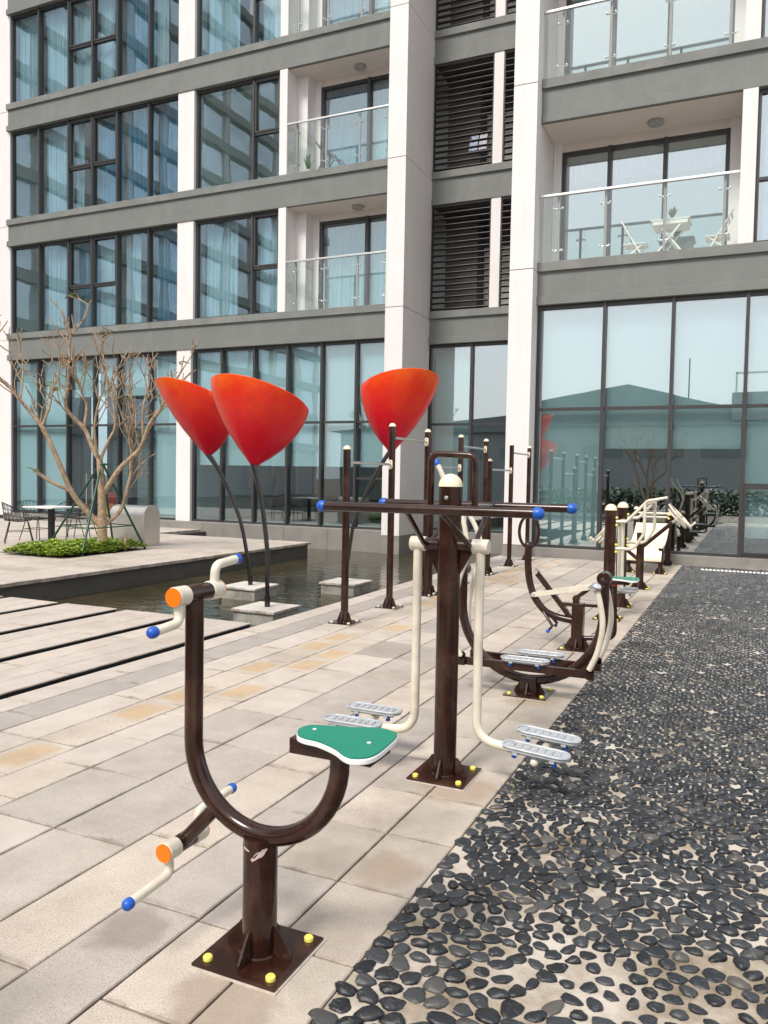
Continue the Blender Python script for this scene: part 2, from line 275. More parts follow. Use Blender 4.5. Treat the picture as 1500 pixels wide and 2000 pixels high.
# ------------------------------------------------------------------ the setting: ground, terraces, pool
WZ = -.33
struct(MB().box(-400, 400, -400, 400, -1.6, -.75).build('ground', JOINT))
XE, XC = -1.045, -4.40                                         # pebble edge, pool coping edge
walk = struct(MB().box(XC + .02, XE, -14, 15.3, -.74, -.016).build('walkway', JOINT))
struct(MB().box(-9, 40, -60, -14, -.74, -.002).build('rear_pavement', P_GREY))
plaza = struct(MB().box(-40, XC + .018, -13.99, 6.70, -.74, -.31).build('plaza', DARK))
bed = struct(MB().box(XE + .001, 3.2, -2, 15.3, -.74, -.006).build('pebble_path', MORTAR))
struct(MB().box(3.2, 40, -14, 15.3, -.74, .004).box(XE + .001, 3.2, -14, -2, -.74, .004).build('pebble_path_margin', MORTARF))
struct(MB().box(-14, XC + .018, 6.7, 19.5, -.74, WZ).build('water', WATER))
deck = struct(MB().box(-30, -8.93, 6.705, 15.55, -.74, -.05).box(-30, -13.1, 15.551, 17.5, -.74, -.05).build('deck', CONC))
poolwall = struct(MB().box(XC + .0185, XC + .06, 6.7, 18.9, -.74, -.05).build('pool_wall', CONC))
_pm = {}
def paver(parent, x0, x1, y0, y1, m, name='paver', z=0, t=.03, gap=.004):
    w, l = round(x1 - x0 - 2 * gap, 4), round(y1 - y0 - 2 * gap, 4); key = (w, l, m.name, t)
    if key not in _pm:
        a, b, c = w / 2, l / 2, .004
        q = lambda s, h: [(-a + s, -b + s, h), (a - s, -b + s, h), (a - s, b - s, h), (-a + s, b - s, h)]
        _pm[key] = MB().add(q(0, -t) + q(0, -c) + q(c, 0), [(8, 9, 10, 11)] + [(i, (i + 1) % 4, 4 + (i + 1) % 4, 4 + i) for i in range(4)] + [(4 + i, 4 + (i + 1) % 4, 8 + (i + 1) % 4, 8 + i) for i in range(4)]).mesh('paver', m, 0)
    return link(_pm[key], name, parent, ((x0 + x1) / 2, (y0 + y1) / 2, z + random.uniform(-.0015, .0015)), (random.uniform(-.0012, .0012), random.uniform(-.0012, .0012), 0))
def row(parent, x0, x1, y0, ph, L, ms, y1=15.28):
    y = ph
    while y + L <= y0: y += L
    while y < y1:
        a, b = y, min(y + L, y1)
        if b - a > .06: paver(parent, x0, x1, a, b, ms() if callable(ms) else ms)
        y += L
pick = lambda *a: (lambda: random.choice(a))
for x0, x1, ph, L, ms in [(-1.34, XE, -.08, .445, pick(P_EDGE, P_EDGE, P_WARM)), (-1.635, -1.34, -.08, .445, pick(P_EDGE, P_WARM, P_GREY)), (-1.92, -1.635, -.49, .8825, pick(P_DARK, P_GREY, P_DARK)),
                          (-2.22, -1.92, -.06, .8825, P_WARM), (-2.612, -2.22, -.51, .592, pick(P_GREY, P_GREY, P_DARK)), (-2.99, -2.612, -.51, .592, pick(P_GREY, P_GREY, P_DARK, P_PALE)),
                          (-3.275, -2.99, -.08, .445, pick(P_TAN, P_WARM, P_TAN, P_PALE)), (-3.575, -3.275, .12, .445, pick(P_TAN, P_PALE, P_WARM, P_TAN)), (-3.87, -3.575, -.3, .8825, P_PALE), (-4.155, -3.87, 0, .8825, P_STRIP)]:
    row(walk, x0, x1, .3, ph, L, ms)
walk_c = walk
y = .2
while y < 18.6:
    paver(walk, XC, -4.155, y, min(y + .8825, 18.75), P_PALE, 'coping_stone', t=.05); y += .8825
gx = [-4.445 - .875 * k for k in range(9)]
for i in range(8):
    a, b = gx[i + 1] + .066, gx[i] - .066; w = (b - a) / 3
    for j in range(3):
        y = 6.75 - 1.2 * (j % 2) * .5
        first = True
        yy = 6.75
        while yy > (2.2 if i < 4 else 4.6):
            L = 1.18 if not (first and j % 2) else .59
            paver(plaza, a + j * w, a + (j + 1) * w, yy - L, yy, P_PALE, 'plank', t=.012, gap=.0015); yy -= L; first = False
    struct(MB().box(a + .012, b - .012, 2.0, 6.74, -.32, -.0135).build('plank_bearer', DARK, plaza, 0))
xx = -8.86
while xx > -21.5:
    w = .885; y = 6.75 - (.44 if int(round(xx / .885)) % 2 else 0)
    while y < (15.58 if xx - w > -13.1 - .5 else 17.48):
        a, b = max(y, 6.76), min(y + .885, 15.58 if xx - w > -13.6 else 17.48)
        for (c, d) in ((a, (a + b) / 2), ((a + b) / 2, b)):
            if b - a > .1 and not (xx - w / 2 < -10.7 and xx - w / 2 > -12 and 10.1 < (c + d) / 2 < 12.2): paver(deck, xx - w, xx, c, d, P_PALE if random.random() < .8 else P_WARM, t=.05, gap=.002)
        y += .885
    xx -= w
struct(MB().box(-12.2, -10.5, 9.9, 12.5, -.06, -.006).build('planting_bed_soil', JOINT))

# pebbles
def pebble_template(n, rings):
    v = []; f = []
    for r, z in rings:
        v += [(r * math.cos(2 * math.pi * (k + .5 * (len(v) // n % 2)) / n), r * math.sin(2 * math.pi * (k + .5 * (len(v) // n % 2)) / n), z) for k in range(n)]
    m = len(rings)
    for i in range(m - 1):
        for k in range(n): f.append((i * n + k, i * n + (k + 1) % n, (i + 1) * n + (k + 1) % n, (i + 1) * n + k))
    v.append((0, 0, rings[-1][1] + .08)); t = len(v) - 1
    for k in range(n): f.append(((m - 1) * n + k, (m - 1) * n + (k + 1) % n, t, t))
    return np.array(v), f
P = []
y = .9
def patch(x, y):   # a worn patch where stones are fewer and smaller
    return math.exp(-(((x + .25) / .55) ** 2 + ((y - 2.35) / .33) ** 2)) + .7 * math.exp(-(((x - .2) / .4) ** 2 + ((y - 1.7) / .25) ** 2))
from mathutils import kdtree
spacing = lambda x, y: (.074 if y < 2.3 else (.067 if y < 3.4 else .060)) * (1.08 if x < -.6 and y < 2.6 else 1)
pts = []; rowi = 0
while y < 15.25:
    sp = spacing(0, y); x = XE + .025 + (sp / 2 if rowi % 2 else 0)
    while x < 3.15: pts.append([x + random.gauss(0, sp * .2), y + random.gauss(0, sp * .2), 0]); x += sp
    y += sp * .86; rowi += 1
pts = np.array(pts)
for it in range(5):                                            # stones pushed apart until they lie evenly, as set by hand
    kd = kdtree.KDTree(len(pts))
    for i, p in enumerate(pts): kd.insert(p, i)
    kd.balance(); mv = np.zeros_like(pts)
    for i, p in enumerate(pts):
        sp = spacing(p[0], p[1])
        for co, j, d in kd.find_n(p, 7):
            if j != i and d < sp * 1.02: mv[i] += (p - np.array(co)) / max(d, 1e-4) * (sp * 1.02 - d) * .42
    pts += mv; pts[:, 2] = 0; pts[:, 0] = np.maximum(pts[:, 0], XE + .022); pts[:, 1] = np.minimum(pts[:, 1], 15.27)
kd = kdtree.KDTree(len(pts))
for i, p in enumerate(pts): kd.insert(p, i)
kd.balance()
for p in pts:
    nb = kd.find_n(p, 3); nn = sum(q[2] for q in nb[1:]) / 2; sp = spacing(p[0], p[1]); nn = min(max(nn, .75 * sp), 1.15 * sp); x, y = p[0], p[1]; pw = patch(x, y)
    lf = math.sin(x * 2.1 + 1.3 * math.sin(y * 1.7)) * math.sin(y * 1.3 + 2 * math.sin(x * 1.9 + y * .6))
    if random.random() < .02 + .06 * pw: continue
    L = nn * random.uniform(.90, 1.22) * (1 if y < 4 else max(.9, 1 - (y - 4) * .03)) * (1 - .13 * min(1, pw)) * (1.03 - .08 * max(0, lf)); Wd = L * random.uniform(.62, .88)
    P.append((x, y, L / 2, Wd / 2, random.gauss(.1, .75), random.uniform(.009, .019) * (1 - .35 * min(1, pw)) * (1 if y < 4 else max(.5, 1 - (y - 4) * .12))))
P = np.array(P)
Cw = P[:, :2]; dx = Cw - np.array([0, 0]); rel = np.c_[Cw, np.zeros(len(Cw)) - 1.5]
cx = rel @ np.array(RIGHT); cy = rel @ np.array(UP); cz = rel @ np.array(FWD); u = 750 + FPX * cx / cz; v_ = 1000 - FPX * cy / cz
inv = (u > 0) & (u < 1500) & (v_ < 2010) & (cz > 0); order = np.argsort(np.where(inv, np.hypot(cz, cx), 1e9)); big = order[:300]; rest = np.setdiff1d(np.arange(len(P)), big)
RING_HI = [(1.0, -.5), (1.03, .05), (.95, .42), (.74, .74), (.42, .94)]; RING_LO = [(1.0, -.3), (.98, .25), (.66, .78)]
tv, tf = pebble_template(12, RING_HI); pm = []
for k in range(14):
    q = tv.copy(); ang = np.arctan2(q[:, 1], q[:, 0]); a1, a2, a3 = rng.uniform(0, 6.28, 3)
    q[:, :2] *= (1 + .09 * np.sin(2 * ang + a1) + .10 * np.sin(3 * ang + a2) + .06 * np.sin(5 * ang + a3))[:, None]; q[:, 2] *= 1 + .2 * np.sin(ang + a1); q += rng.normal(0, .03, q.shape)
    b = MB(); b.add(q.tolist(), [t if t[2] != t[3] else t[:3] for t in tf]); pm.append(b.mesh('pebble', PEBBLE, 60))
for i in big:
    p = P[i]; link(random.choice(pm), 'pebble', bed, (p[0], p[1], -.004), (random.gauss(0, .1), random.gauss(0, .1), p[4]), (p[2], p[3], p[5]))
def pebble_mass(name, idx, n, rings, m, parent):
    tv, tf = pebble_template(n, rings); nv = len(tv); K = len(idx); q = P[idx]
    ang = np.arctan2(tv[:, 1], tv[:, 0]); ph = rng.uniform(0, 6.28, (K, 2))
    rad = 1 + .09 * np.sin(2 * ang[None] + ph[:, :1]) + .07 * np.sin(3 * ang[None] + ph[:, 1:])
    X = tv[None, :, 0] * rad * q[:, 2:3]; Yv = tv[None, :, 1] * rad * q[:, 3:4]; Z = tv[None, :, 2] * q[:, 5:6] * (1 + .12 * np.sin(ang[None] + ph[:, :1]))
    c, s = np.cos(q[:, 4:5]), np.sin(q[:, 4:5]); V = np.stack([X * c - Yv * s + q[:, 0:1], X * s + Yv * c + q[:, 1:2], Z - .004], -1).reshape(-1, 3)
    quads = np.array([t for t in tf if t[2] != t[3]]); tris = np.array([t[:3] for t in tf if t[2] == t[3]]); off = (np.arange(K) * nv)[:, None, None]
    Q = (quads[None] + off).reshape(-1); T = (tris[None] + off).reshape(-1); nq, nt = len(Q) // 4, len(T) // 3
    me = bpy.data.meshes.new(name); me.vertices.add(len(V)); me.vertices.foreach_set('co', V.ravel()); me.loops.add(len(Q) + len(T)); me.loops.foreach_set('vertex_index', np.r_[Q, T]); me.polygons.add(nq + nt)
    me.polygons.foreach_set('loop_start', np.r_[np.arange(nq) * 4, nq * 4 + np.arange(nt) * 3]); me.polygons.foreach_set('use_smooth', np.ones(nq + nt, bool)); me.update(calc_edges=True); me.validate(); me.materials.append(m)
    o = link(me, name, parent); struct(o, 'stuff'); return o
mid = rest[P[rest, 1] < 4.6]; far = rest[P[rest, 1] >= 4.6]
pebble_mass('pebbles', mid, 10, [(1.0, -.4), (1.02, .15), (.86, .6), (.5, .92)], PEBBLE, bed)
pebble_mass('pebbles', far, 8, RING_LO, PEBBLE, bed)
wm = MB().add(tv.tolist(), [t if t[2] != t[3] else t[:3] for t in tf]).mesh('white_pebble', WPEB, 60)
for k in range(22): link(wm, 'white_pebble', bed, (-.68 + .062 * k, 14.68 + random.gauss(0, .006), 0), (0, 0, random.gauss(0, .3)), (.026, .034, .022))

# ------------------------------------------------------------------ apartment building
B = thing('apartment_building', 'grey and white apartment block with glazed bays, balconies and louvred shafts behind the pool', 'building', (0, 0, 0))
FH = 3.42; L0 = 5.45                                           # ledge underside of the first floor, storey height
def part(m, name, mat, parent=B, smooth=0, bev=0): return m.build(name, mat, parent, smooth, bev)
def pane(win, x0, x1, z0, z1, y, m=GL, ins=.0):
    return part(MB().box(x0, x1, y, y + .012, z0, z1), 'pane', m, win)
def window(xs, z0, z1, y, transoms={}, fw=.06, dep=.13, sash={}, gm=None):
    """mullions at xs, one pane per bay; transoms {bay: z or [z]}"""
    f = MB()
    for i, x in enumerate(xs): f.box(x - fw / 2, x + fw / 2, y - (.035 if 0 < i < len(xs) - 1 else 0), y + dep, z0, z1)
    f.box(xs[0] + fw / 2 + .001, xs[-1] - fw / 2 - .001, y + .004, y + dep - .004, z1 - .07, z1 - .002).box(xs[0] + fw / 2 + .001, xs[-1] - fw / 2 - .001, y + .004, y + dep - .004, z0 + .002, z0 + .05)
    rects = []
    for i in range(len(xs) - 1):
        a, b = xs[i] + fw / 2, xs[i + 1] - fw / 2; t = transoms.get(i, []); t = t if isinstance(t, (list, tuple)) else [t]; zz = [z0 + .05] + list(t) + [z1 - .07]
        for z in t: f.box(a + .001, b - .001, y + .006, y + dep - .006, z - .028, z + .028)
        for k in range(len(zz) - 1):
            lo, hi = zz[k] + (.028 if k else 0), zz[k + 1] - (.028 if k < len(zz) - 2 else 0); rects.append((a, b, lo, hi, i, k))
            if (i, k) in sash:
                w = .045; f.box(a + .002, a + w, y - .012, y + .05, lo + .002, hi - .002).box(b - w, b - .002, y - .012, y + .05, lo + .002, hi - .002).box(a + w, b - w, y - .012, y + .05, lo + .002, lo + w).box(a + w, b - w, y - .012, y + .05, hi - w, hi - .002)
    o = part(f, 'window', FRAME, B)
    for a, b, lo, hi, i, k in rects: pane(o, a - .005, b + .005, lo - .005, hi + .005, y + .055, gm or GL)
    return o
def pleats(win, x0, x1, z0, z1, y, m, amp=.035, wl=.13, name='curtain'):
    n = max(6, int((x1 - x0) / wl * 6)); ph = random.uniform(0, 6); V = []
    for i in range(n + 1):
        x = x0 + (x1 - x0) * i / n; t = x / wl * 6.283 + ph; dy = amp * math.sin(t) + amp * .5 * math.sin(t * .37 + ph)
        V += [(x, y + dy, z0), (x + .01 * math.sin(t * 2.1), y + dy * .8, z1)]
    return MB().add(V, [(2 * i, 2 * i + 2, 2 * i + 3, 2 * i + 1) for i in range(n)]).build(name, m, win, 70)
def blind(win, x0, x1, z0, z1, y):
    o = MB().box(x0, x1, y, y + .004, z0, z1).box(x0, x1, y - .008, y + .014, z0 - .03, z0 - .0005).build('roller_blind', BLIND, win, 0); return o
XL = [-20.62, -19.5, -18.33, -17.42, -16.5, -15.37, -14.33]; XM = [-13.74, -11.95, -11.13]
ZT = 19.0
# bands: ledge, recessed band, lower lip, for the three planes
for bay, x0, x1, yf, yb in (('l', -20.73, -7.9, 17.6, 18.2), ('m', -7.44, -4.28, 18.85, 19.3), ('r', -3.83, 5.2, 15.285, 15.9)):
    for k in range(4):
        z = L0 + FH * k
        part(MB().box(x0, x1, yf, yb, z, z + .175), 'ledge', LEDGE, bev=.006)
        part(MB().box(x0 + (.03 if bay == 'l' else 0), x1, yf + .055, yb, z - .468, z - .0005), 'spandrel', BAND)
        part(MB().box(x0, x1, yf + .012, yb, z - .63, z - .4685), 'band', BAND, bev=.006)
# left bay windows
for k in range(3):
    z0, z1 = L0 + .176 + FH * k, L0 + FH * (k + 1) - .632; zb = z0 + 1.2
    w = window(XL, z0, z1, 17.74, {2: zb, 3: zb}, sash={(2, 1), (3, 1)})
    plan = ['-sbssb', '-sdbbb', 'ssssbd'][k]                  # what hangs behind each bay: sheer, blue, drawn half, nothing
    for i, c in enumerate(plan):
        a, b = XL[i] + .05, XL[i + 1] - .05; w_ = b - a
        if c == 's': pleats(w, a, a + w_ * random.uniform(.55, .98), z0 + .03, z1 - .05, 18.02, SHEER)
        if c == 'b': pleats(w, a + w_ * random.uniform(0, .15), b, z0 + .03, z1 - .05, 18.02, BCURT, .04, .11)
        if c == 'd': pleats(w, a, a + w_ * .35, z0 + .03, z1 - .05, 18.02, SHEER)
    w = window(XM, z0, z1, 17.74, {1: zb}, sash={(1, 1)})
    if k != 1: pleats(w, -13.6, -12.6, z0 + .03, z1 - .05, 18.02, SHEER); pleats(w, -11.9, -11.2, z0 + .03, z1 - .05, 18.02, SHEER)
    part(MB().box(-14.30, -13.77, 17.64, 18.1, z0 + .0005, z1 - .0005), 'pilaster', WHITE)
    part(MB().box(-11.10, -10.88, 17.62, 18.1, z0 + .0005, z1 - .0005), 'pilaster', WHITE)
    part(MB().box(-14.33, -13.74, 18.101, 20.9, z0, z1), 'wall', INTER); part(MB().box(-20.9, -10.9, 20.9, 21.0, z0, z1), 'wall', INTER)
    part(MB().box(-20.9, -7.45, 18.201, 21, z1, z0 + FH), 'floor_slab', SOFFIT)
    part(MB().box(-11.1, -10.9, 18.101, 20.9, z0, z1), 'wall', INTER)
part(MB().box(-20.9, -7.45, 18.201, 21, 4.82, 5.626), 'floor_slab', SOFFIT)
for k in range(3):                                             # end wall, a panel per storey with an open joint at each ledge
    zz = [-.4, L0 - .006, L0 + FH - .006, L0 + 2 * FH - .006, L0 + 3 * FH - .006, ZT]
for a, b in zip(zz[:-1], zz[1:]): part(MB().box(-27, -20.66, 17.69, 21, a + .006, b - .006), 'wall_panel', WHITE, bev=.004)
part(MB().box(-27, -20.655, 17.67, 17.70, .0, .10), 'skirting', FRAME)
part(MB().box(-26.9, -20.7, 17.75, 20.9, -.4, ZT - .1), 'wall', DARK)
part(MB().box(-20.66, 5.2, 18.9, 21.5, L0 + 3 * FH + .18, ZT), 'wall', WHITE)
for x0, x1, y0, y1, name in ((-7.9, -7.441, 17.227, 18.93, 'column'), (-4.285, -3.832, 14.985, 19.2, 'column')):
    zb = .10 if x0 < -6 else .232
    zz = [zb, L0 - .002, L0 + FH - .002, L0 + 2 * FH - .002, L0 + 3 * FH - .002, ZT]
    for a, b in zip(zz[:-1], zz[1:]): part(MB().box(x0, x1, y0, y1, a + .007, b - .007), 'column_panel', WHITE, bev=.004)
    part(MB().box(x0 + .02, x1 - .02, y0 + .02, y1 - .02, zb, ZT - .05), 'column_core', JOINT)
    part(MB().box(x0 - .012, x1 + .012, y0 - .012, y1, -.5, zb), 'column_base', PLINTH, bev=.004)
# balconies
def balcony(x0, x1, yf, yb, z0, z1, doors, posts, open_plant=None):
    b = part(MB().box(x0, x1, yf + .1, yb + .2, z0 - .05, z0 + .004), 'balcony', SOFFIT)
    ht = z0 + 1.24
    part(MB().box(x0, x1, yf + .025, yf + .085, ht - .02, ht + .022), 'handrail', STEEL, b, 0, .004)
    xs = [x0 + .01] + posts + [x1 - .01]
    for a, c in zip(xs[:-1], xs[1:]): part(MB().box(a + .008, c - .008, yf + .05, yf + .062, z0 + .0, ht - .03), 'glass_panel', GLB, b)
    for x in posts:
        part(MB().box(x - .022, x + .022, yf + .10, yf + .145, z0 + .006, ht - .022), 'stanchion', PERF, b)
        for zz in (z0 + .22, ht - .24):
            for s in (-1, 1): part(MB().tube(fillet([(x + s * .085, yf + .040, zz), (x + s * .085, yf + .122, zz), (x + s * .02, yf + .122, zz)], .02, 4), .015, 8), 'glass_clip', CHROME, b, 40)
    part(MB().lathe(((x0 + x1) / 2 + .25, (yf + yb) / 2 + .15, z1 - .075), [(.14, 0), (.15, .02), (.15, .07)], 24), 'ceiling_light', PERF, b, 40)
    f = window(doors, z0 + .006, z1 - .17, yb + .01, {}, fw=.075, gm=GLR if x0 > -6 else GL); part(MB().box(x0, x1, yb - .0, yb + .2, z1 - .169, z1), 'lintel', SOFFIT, b)
    part(MB().box(x0, doors[0] - .04, yb - .02, yb + .2, z0 + .005, z1), 'wall', WHITE, b)
    if doors[-1] < x1 - .06: part(MB().box(doors[-1] + .04, x1, yb - .02, yb + .2, z0 + .005, z1), 'wall', WHITE, b)
    part(MB().box(x0, x1, yf + .1, yb + .2, z1 - .004, z1 - .0005), 'soffit', SOFFIT, b)
    return b, f
for k in range(3):
    z0, z1 = L0 + .176 + FH * k, L0 + FH * (k + 1) - .632
    b, f = balcony(-10.875, -7.905, 17.6, 18.5, z0, z1, [-10.36, -9.03, -7.95], [-10.63, -9.8, -8.88, -8.1])
    part(MB().box(-10.874, -10.58, 18.12, 18.479, z0 + .006, z1 - .0005), 'pilaster', WHITE, b)
    part(MB().box(-10.9, -10.876, 17.63, 18.5, z0, z1), 'wall', WHITE, b)
    pleats(f, -10.3, -9.1, z0 + .03, z1 - .25, 18.75, SHEER if k == 0 else BCURT); pleats(f, -9.0, -8.3, z0 + .03, z1 - .25, 18.75, SHEER)
    part(MB().box(-10.9, -7.45, 20.4, 20.5, z0, z1), 'wall', INTER)
    if k < 2 or True:
        b, f = balcony(-3.825, -.335, 15.285, 16.4, z0, z1, [-3.62, -2.72, -1.68, -.58], [-3.47, -2.6, -1.56, -.57])
        part(MB().box(-.33, -.09, 15.30, 16.6, z0 + .0005, z1 - .0005), 'pilaster', WHITE)
        pleats(f, -3.55, -.65, z1 - .75, z1 - .22, 16.65, SHEER, .02)
        w = window([-.06, 1.1, 2.3, 3.5, 4.7], z0, z1, 15.40, {0: z0 + 1.1}, gm=GLR)
        pleats(w, .02, 1.0, z0 + .03, z1 - .05, 15.68, SHEER)
        part(MB().box(-3.83, 5.2, 15.901 if False else 18.2, 18.3, z0, z1), 'wall', INTER); part(MB().box(-3.83, 5.2, 15.901, 18.3, z1 + .0205, z0 + FH - .06), 'floor_slab', SOFFIT)
part(MB().box(-3.83, 5.2, 15.901, 18.3, 4.82, 5.56), 'floor_slab', SOFFIT)
# louvred shafts
for k in range(3):
    z0, z1 = L0 + .176 + FH * k, L0 + FH * (k + 1) - .632
    for a, b_ in ((-7.43, -5.895), (-5.655, -4.29)):
        lp = part(MB().box(a, a + .03, 18.9, 18.98, z0, z1).box(b_ - .03, b_, 18.9, 18.98, z0, z1).box(a + .031, b_ - .031, 18.9, 18.98, z1 - .04, z1), 'louver_panel', LOUVER)
        n = 18
        for i in range(n):
            z = z0 + .06 + (z1 - z0 - .12) * i / (n - 1)
            part(MB().obox((a + .03, 18.945, z), (b_ - .03, 18.945, z), .075, .012, up=(0, .35, 1)), 'slat', LOUVER, lp)
    part(MB().box(-5.893, -5.657, 18.88, 19.1, z0 + .0005, z1 - .0005), 'pilaster', WHITE)
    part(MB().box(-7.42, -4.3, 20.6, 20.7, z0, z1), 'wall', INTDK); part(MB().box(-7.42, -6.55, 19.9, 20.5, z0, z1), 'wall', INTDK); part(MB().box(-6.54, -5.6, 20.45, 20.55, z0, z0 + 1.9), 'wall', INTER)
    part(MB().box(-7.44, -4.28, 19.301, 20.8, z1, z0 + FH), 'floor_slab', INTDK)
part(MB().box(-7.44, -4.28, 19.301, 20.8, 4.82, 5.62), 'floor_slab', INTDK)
# ground floor glazing
ZG0, ZG1, ZTR = .19, 4.815, 2.83
w = window([-20.62, -19.55, -18.38, -17.34, -16.44, -15.3, -14.33], ZG0, ZG1, 17.74, {i: ZTR for i in range(6)})
for a, b_, z in ((-20.55, -19.6, .3), (-19.5, -18.45, .3), (-18.3, -17.4, 3.7), (-17.3, -16.5, 3.7), (-16.4, -15.35, 3.7), (-15.25, -14.4, .35)): blind(w, a, b_, z, 4.72, 17.95)
h = MB()
for x in (-17.54, -17.31): h.cyl((x, 17.64, .5), (x, 17.64, 1.42), .016, 12); h.cyl((x, 17.64, .7), (x, 17.76, .7), .01, 8).cyl((x, 17.64, 1.25), (x, 17.76, 1.25), .01, 8)
part(h, 'door_handle', STEEL, w, 40)
for x0, x1 in ((-20.5, -19.7), (-18.2, -17.6), (-17.2, -16.3), (-16.2, -15.5)):      # play-room boards with rows of holes
    pb = MB().box(x0, x1, 19.4, 19.43, .2, 4.3); o = part(pb, 'perforated_board', PERF, w); hb = MB()
    for i in range(int((x1 - x0) / .14)):
        for j in range(20): hb.cyl((x0 + .1 + .14 * i, 19.401, .4 + .19 * j), (x0 + .1 + .14 * i, 19.396, .4 + .19 * j), .022, 8)
    o = part(hb, 'board_hole', DARK, w, 0)
w = window([-13.80, -12.87, -11.85, -10.84, -9.85, -8.88, -8.0], ZG0, ZG1, 17.74, {0: ZTR, 1: ZTR, 2: [1.44, ZTR], 3: ZTR, 4: ZTR, 5: [1.44, ZTR]})
xs = [-13.80, -12.87, -11.85, -10.84, -9.85, -8.88, -8.0]
for a, b_ in zip(xs[:-1], xs[1:]): blind(w, a + .05, b_ - .05, 1.75, 4.72, 17.95)
part(MB().box(-14.30, -13.83, 17.64, 18.1, ZG0, 4.8195), 'pilaster', WHITE)
part(MB().box(-20.66, -7.9, 17.40, 18.3, -.5, ZG0 - .001), 'plinth', PLINTH, bev=.006)
for x in np.arange(-13.2, -8.2, 1.25): part(MB().box(x, x + .008, 17.396, 17.402, -.4, ZG0 - .01), 'plinth_joint', JOINT)
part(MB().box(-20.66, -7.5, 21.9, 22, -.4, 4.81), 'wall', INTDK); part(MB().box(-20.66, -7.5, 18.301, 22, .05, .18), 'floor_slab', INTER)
part(MB().box(-14.2, -13.9, 18.101, 21.9, .19, 4.81), 'wall', INTER)
w = window([-7.42, -6.33, -5.3, -4.3], .16, ZG1, 18.98, {0: ZTR, 1: ZTR, 2: ZTR}, gm=GLR); blind(w, -7.35, -6.4, .4, 4.7, 19.2)
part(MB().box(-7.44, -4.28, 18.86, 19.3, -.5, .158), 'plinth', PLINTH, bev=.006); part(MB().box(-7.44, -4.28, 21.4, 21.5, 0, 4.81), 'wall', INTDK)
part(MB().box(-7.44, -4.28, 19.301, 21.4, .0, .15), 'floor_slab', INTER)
XR = [-3.79, -2.56, -1.35, -.126, 1.1, 2.32, 3.54, 4.76]
w = window(XR, .185, ZG1, 15.40, {**{i: 2.845 for i in range(7)}, 3: [1.46, 2.845]}, sash={(3, 0)}, gm=GLR)
for i, z in enumerate((.25, 2.13, 2.13, .55, .25, 2.13, 2.13)): blind(w, XR[i] + .045, XR[i + 1] - .045, z, 4.72, 15.62)
part(MB().box(-3.82, 5.2, 15.302, 16.2, -.4, .183), 'plinth', PLINTH, bev=.008); part(MB().box(.55, .558, 15.298, 15.304, 0, .17), 'plinth_joint', JOINT)
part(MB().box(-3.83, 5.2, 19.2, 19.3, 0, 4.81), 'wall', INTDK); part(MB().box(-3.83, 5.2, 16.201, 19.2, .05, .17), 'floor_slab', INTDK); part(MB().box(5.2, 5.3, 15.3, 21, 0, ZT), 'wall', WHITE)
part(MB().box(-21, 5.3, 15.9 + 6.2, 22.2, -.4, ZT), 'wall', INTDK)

# ------------------------------------------------------------------ gym equipment
def foot(t, x, y, r, half=.148, bolts=YELLOW, h=.085, rot=0, gw=.062):
    g = MB().box(x - half - .006, x + half + .006, y - half - .006, y + half + .006, 0, .005).build('grout_bed', GROUT, t, 0)
    p = MB().box(x - half, x + half, y - half, y + half, .002, .014).build('base_plate', BROWN, t, 0, .002)
    for sx in (-1, 1):
        for sy in (-1, 1):
            MB().lathe((x + sx * half * .76, y + sy * half * .76, .013), [(.015, 0), (.015, .011), (.011, .015)], 12).build('bolt_cap', bolts, p)
    for i in range(4):
        a = rot + i * math.pi / 2; c, s = math.cos(a), math.sin(a); q = Vector((-s, c, 0)) * .004; O = Vector((x, y, 0)); z = .013
        poly = [Vector((c * (r - .006), s * (r - .006), z)), Vector((c * (r + gw), s * (r + gw), z)), Vector((c * (r + gw), s * (r + gw), z + .012)), Vector((c * (r + .012), s * (r + .012), z + h)), Vector((c * (r - .006), s * (r - .006), z + h))]
        MB().slab3([O + v - q for v in poly], q * 2).build('gusset', BROWN2, t, 0)
    MB().tube([(x + (r + .003) * math.cos(k * math.pi / 10), y + (r + .003) * math.sin(k * math.pi / 10), .015) for k in range(20)], .006, 6, True).build('weld_bead', BROWN, t)
    return p
def tread(t, x, y, z, lx=.15, ly=.05, tilt=0, name='foot_plate'):
    """tray with raised rim and rows of tread cleats, long side along x"""
    k = 8; pts = []
    for cx_, cy_, a0 in ((lx - ly * .9, ly * .1, 0), (-lx + ly * .9, ly * .1, 90), (-lx + ly * .9, -ly * .1, 180), (lx - ly * .9, -ly * .1, 270)):
        pts += [(cx_ + ly * .9 * math.cos(R(a0 + 90 * j / k)), cy_ + ly * .9 * math.sin(R(a0 + 90 * j / k))) for j in range(k + 1)]
    b = MB().prism(pts, 0, .014); b.tube([(px, py, .016) for px, py in pts], .006, 6, True)
    for i in range(7):
        xx = -lx * .7 + lx * 1.4 * i / 6
        for yy in (-ly * .4, ly * .15): b.box(xx - .008, xx + .008, yy, yy + .018, .0142, .0205)
    b.box(-lx * .8, lx * .8, -ly * .7, ly * .7, -.012, -.0005)
    for s in (-1, 1): b.box(s * lx * .55 - .012, s * lx * .55 + .012, -ly * .95, ly * .95, -.016, -.001)
    o = b.build(name, GREYP, t, 40); o.location = (x, y, z); o.rotation_euler.y = tilt
    for s in (-1, 1): MB().cyl((s * lx * .6, -ly * .5, -.034), (s * lx * .6, -ly * .5, -.017), .012, 10).build('rubber_stop', BLUE, o)
    return o
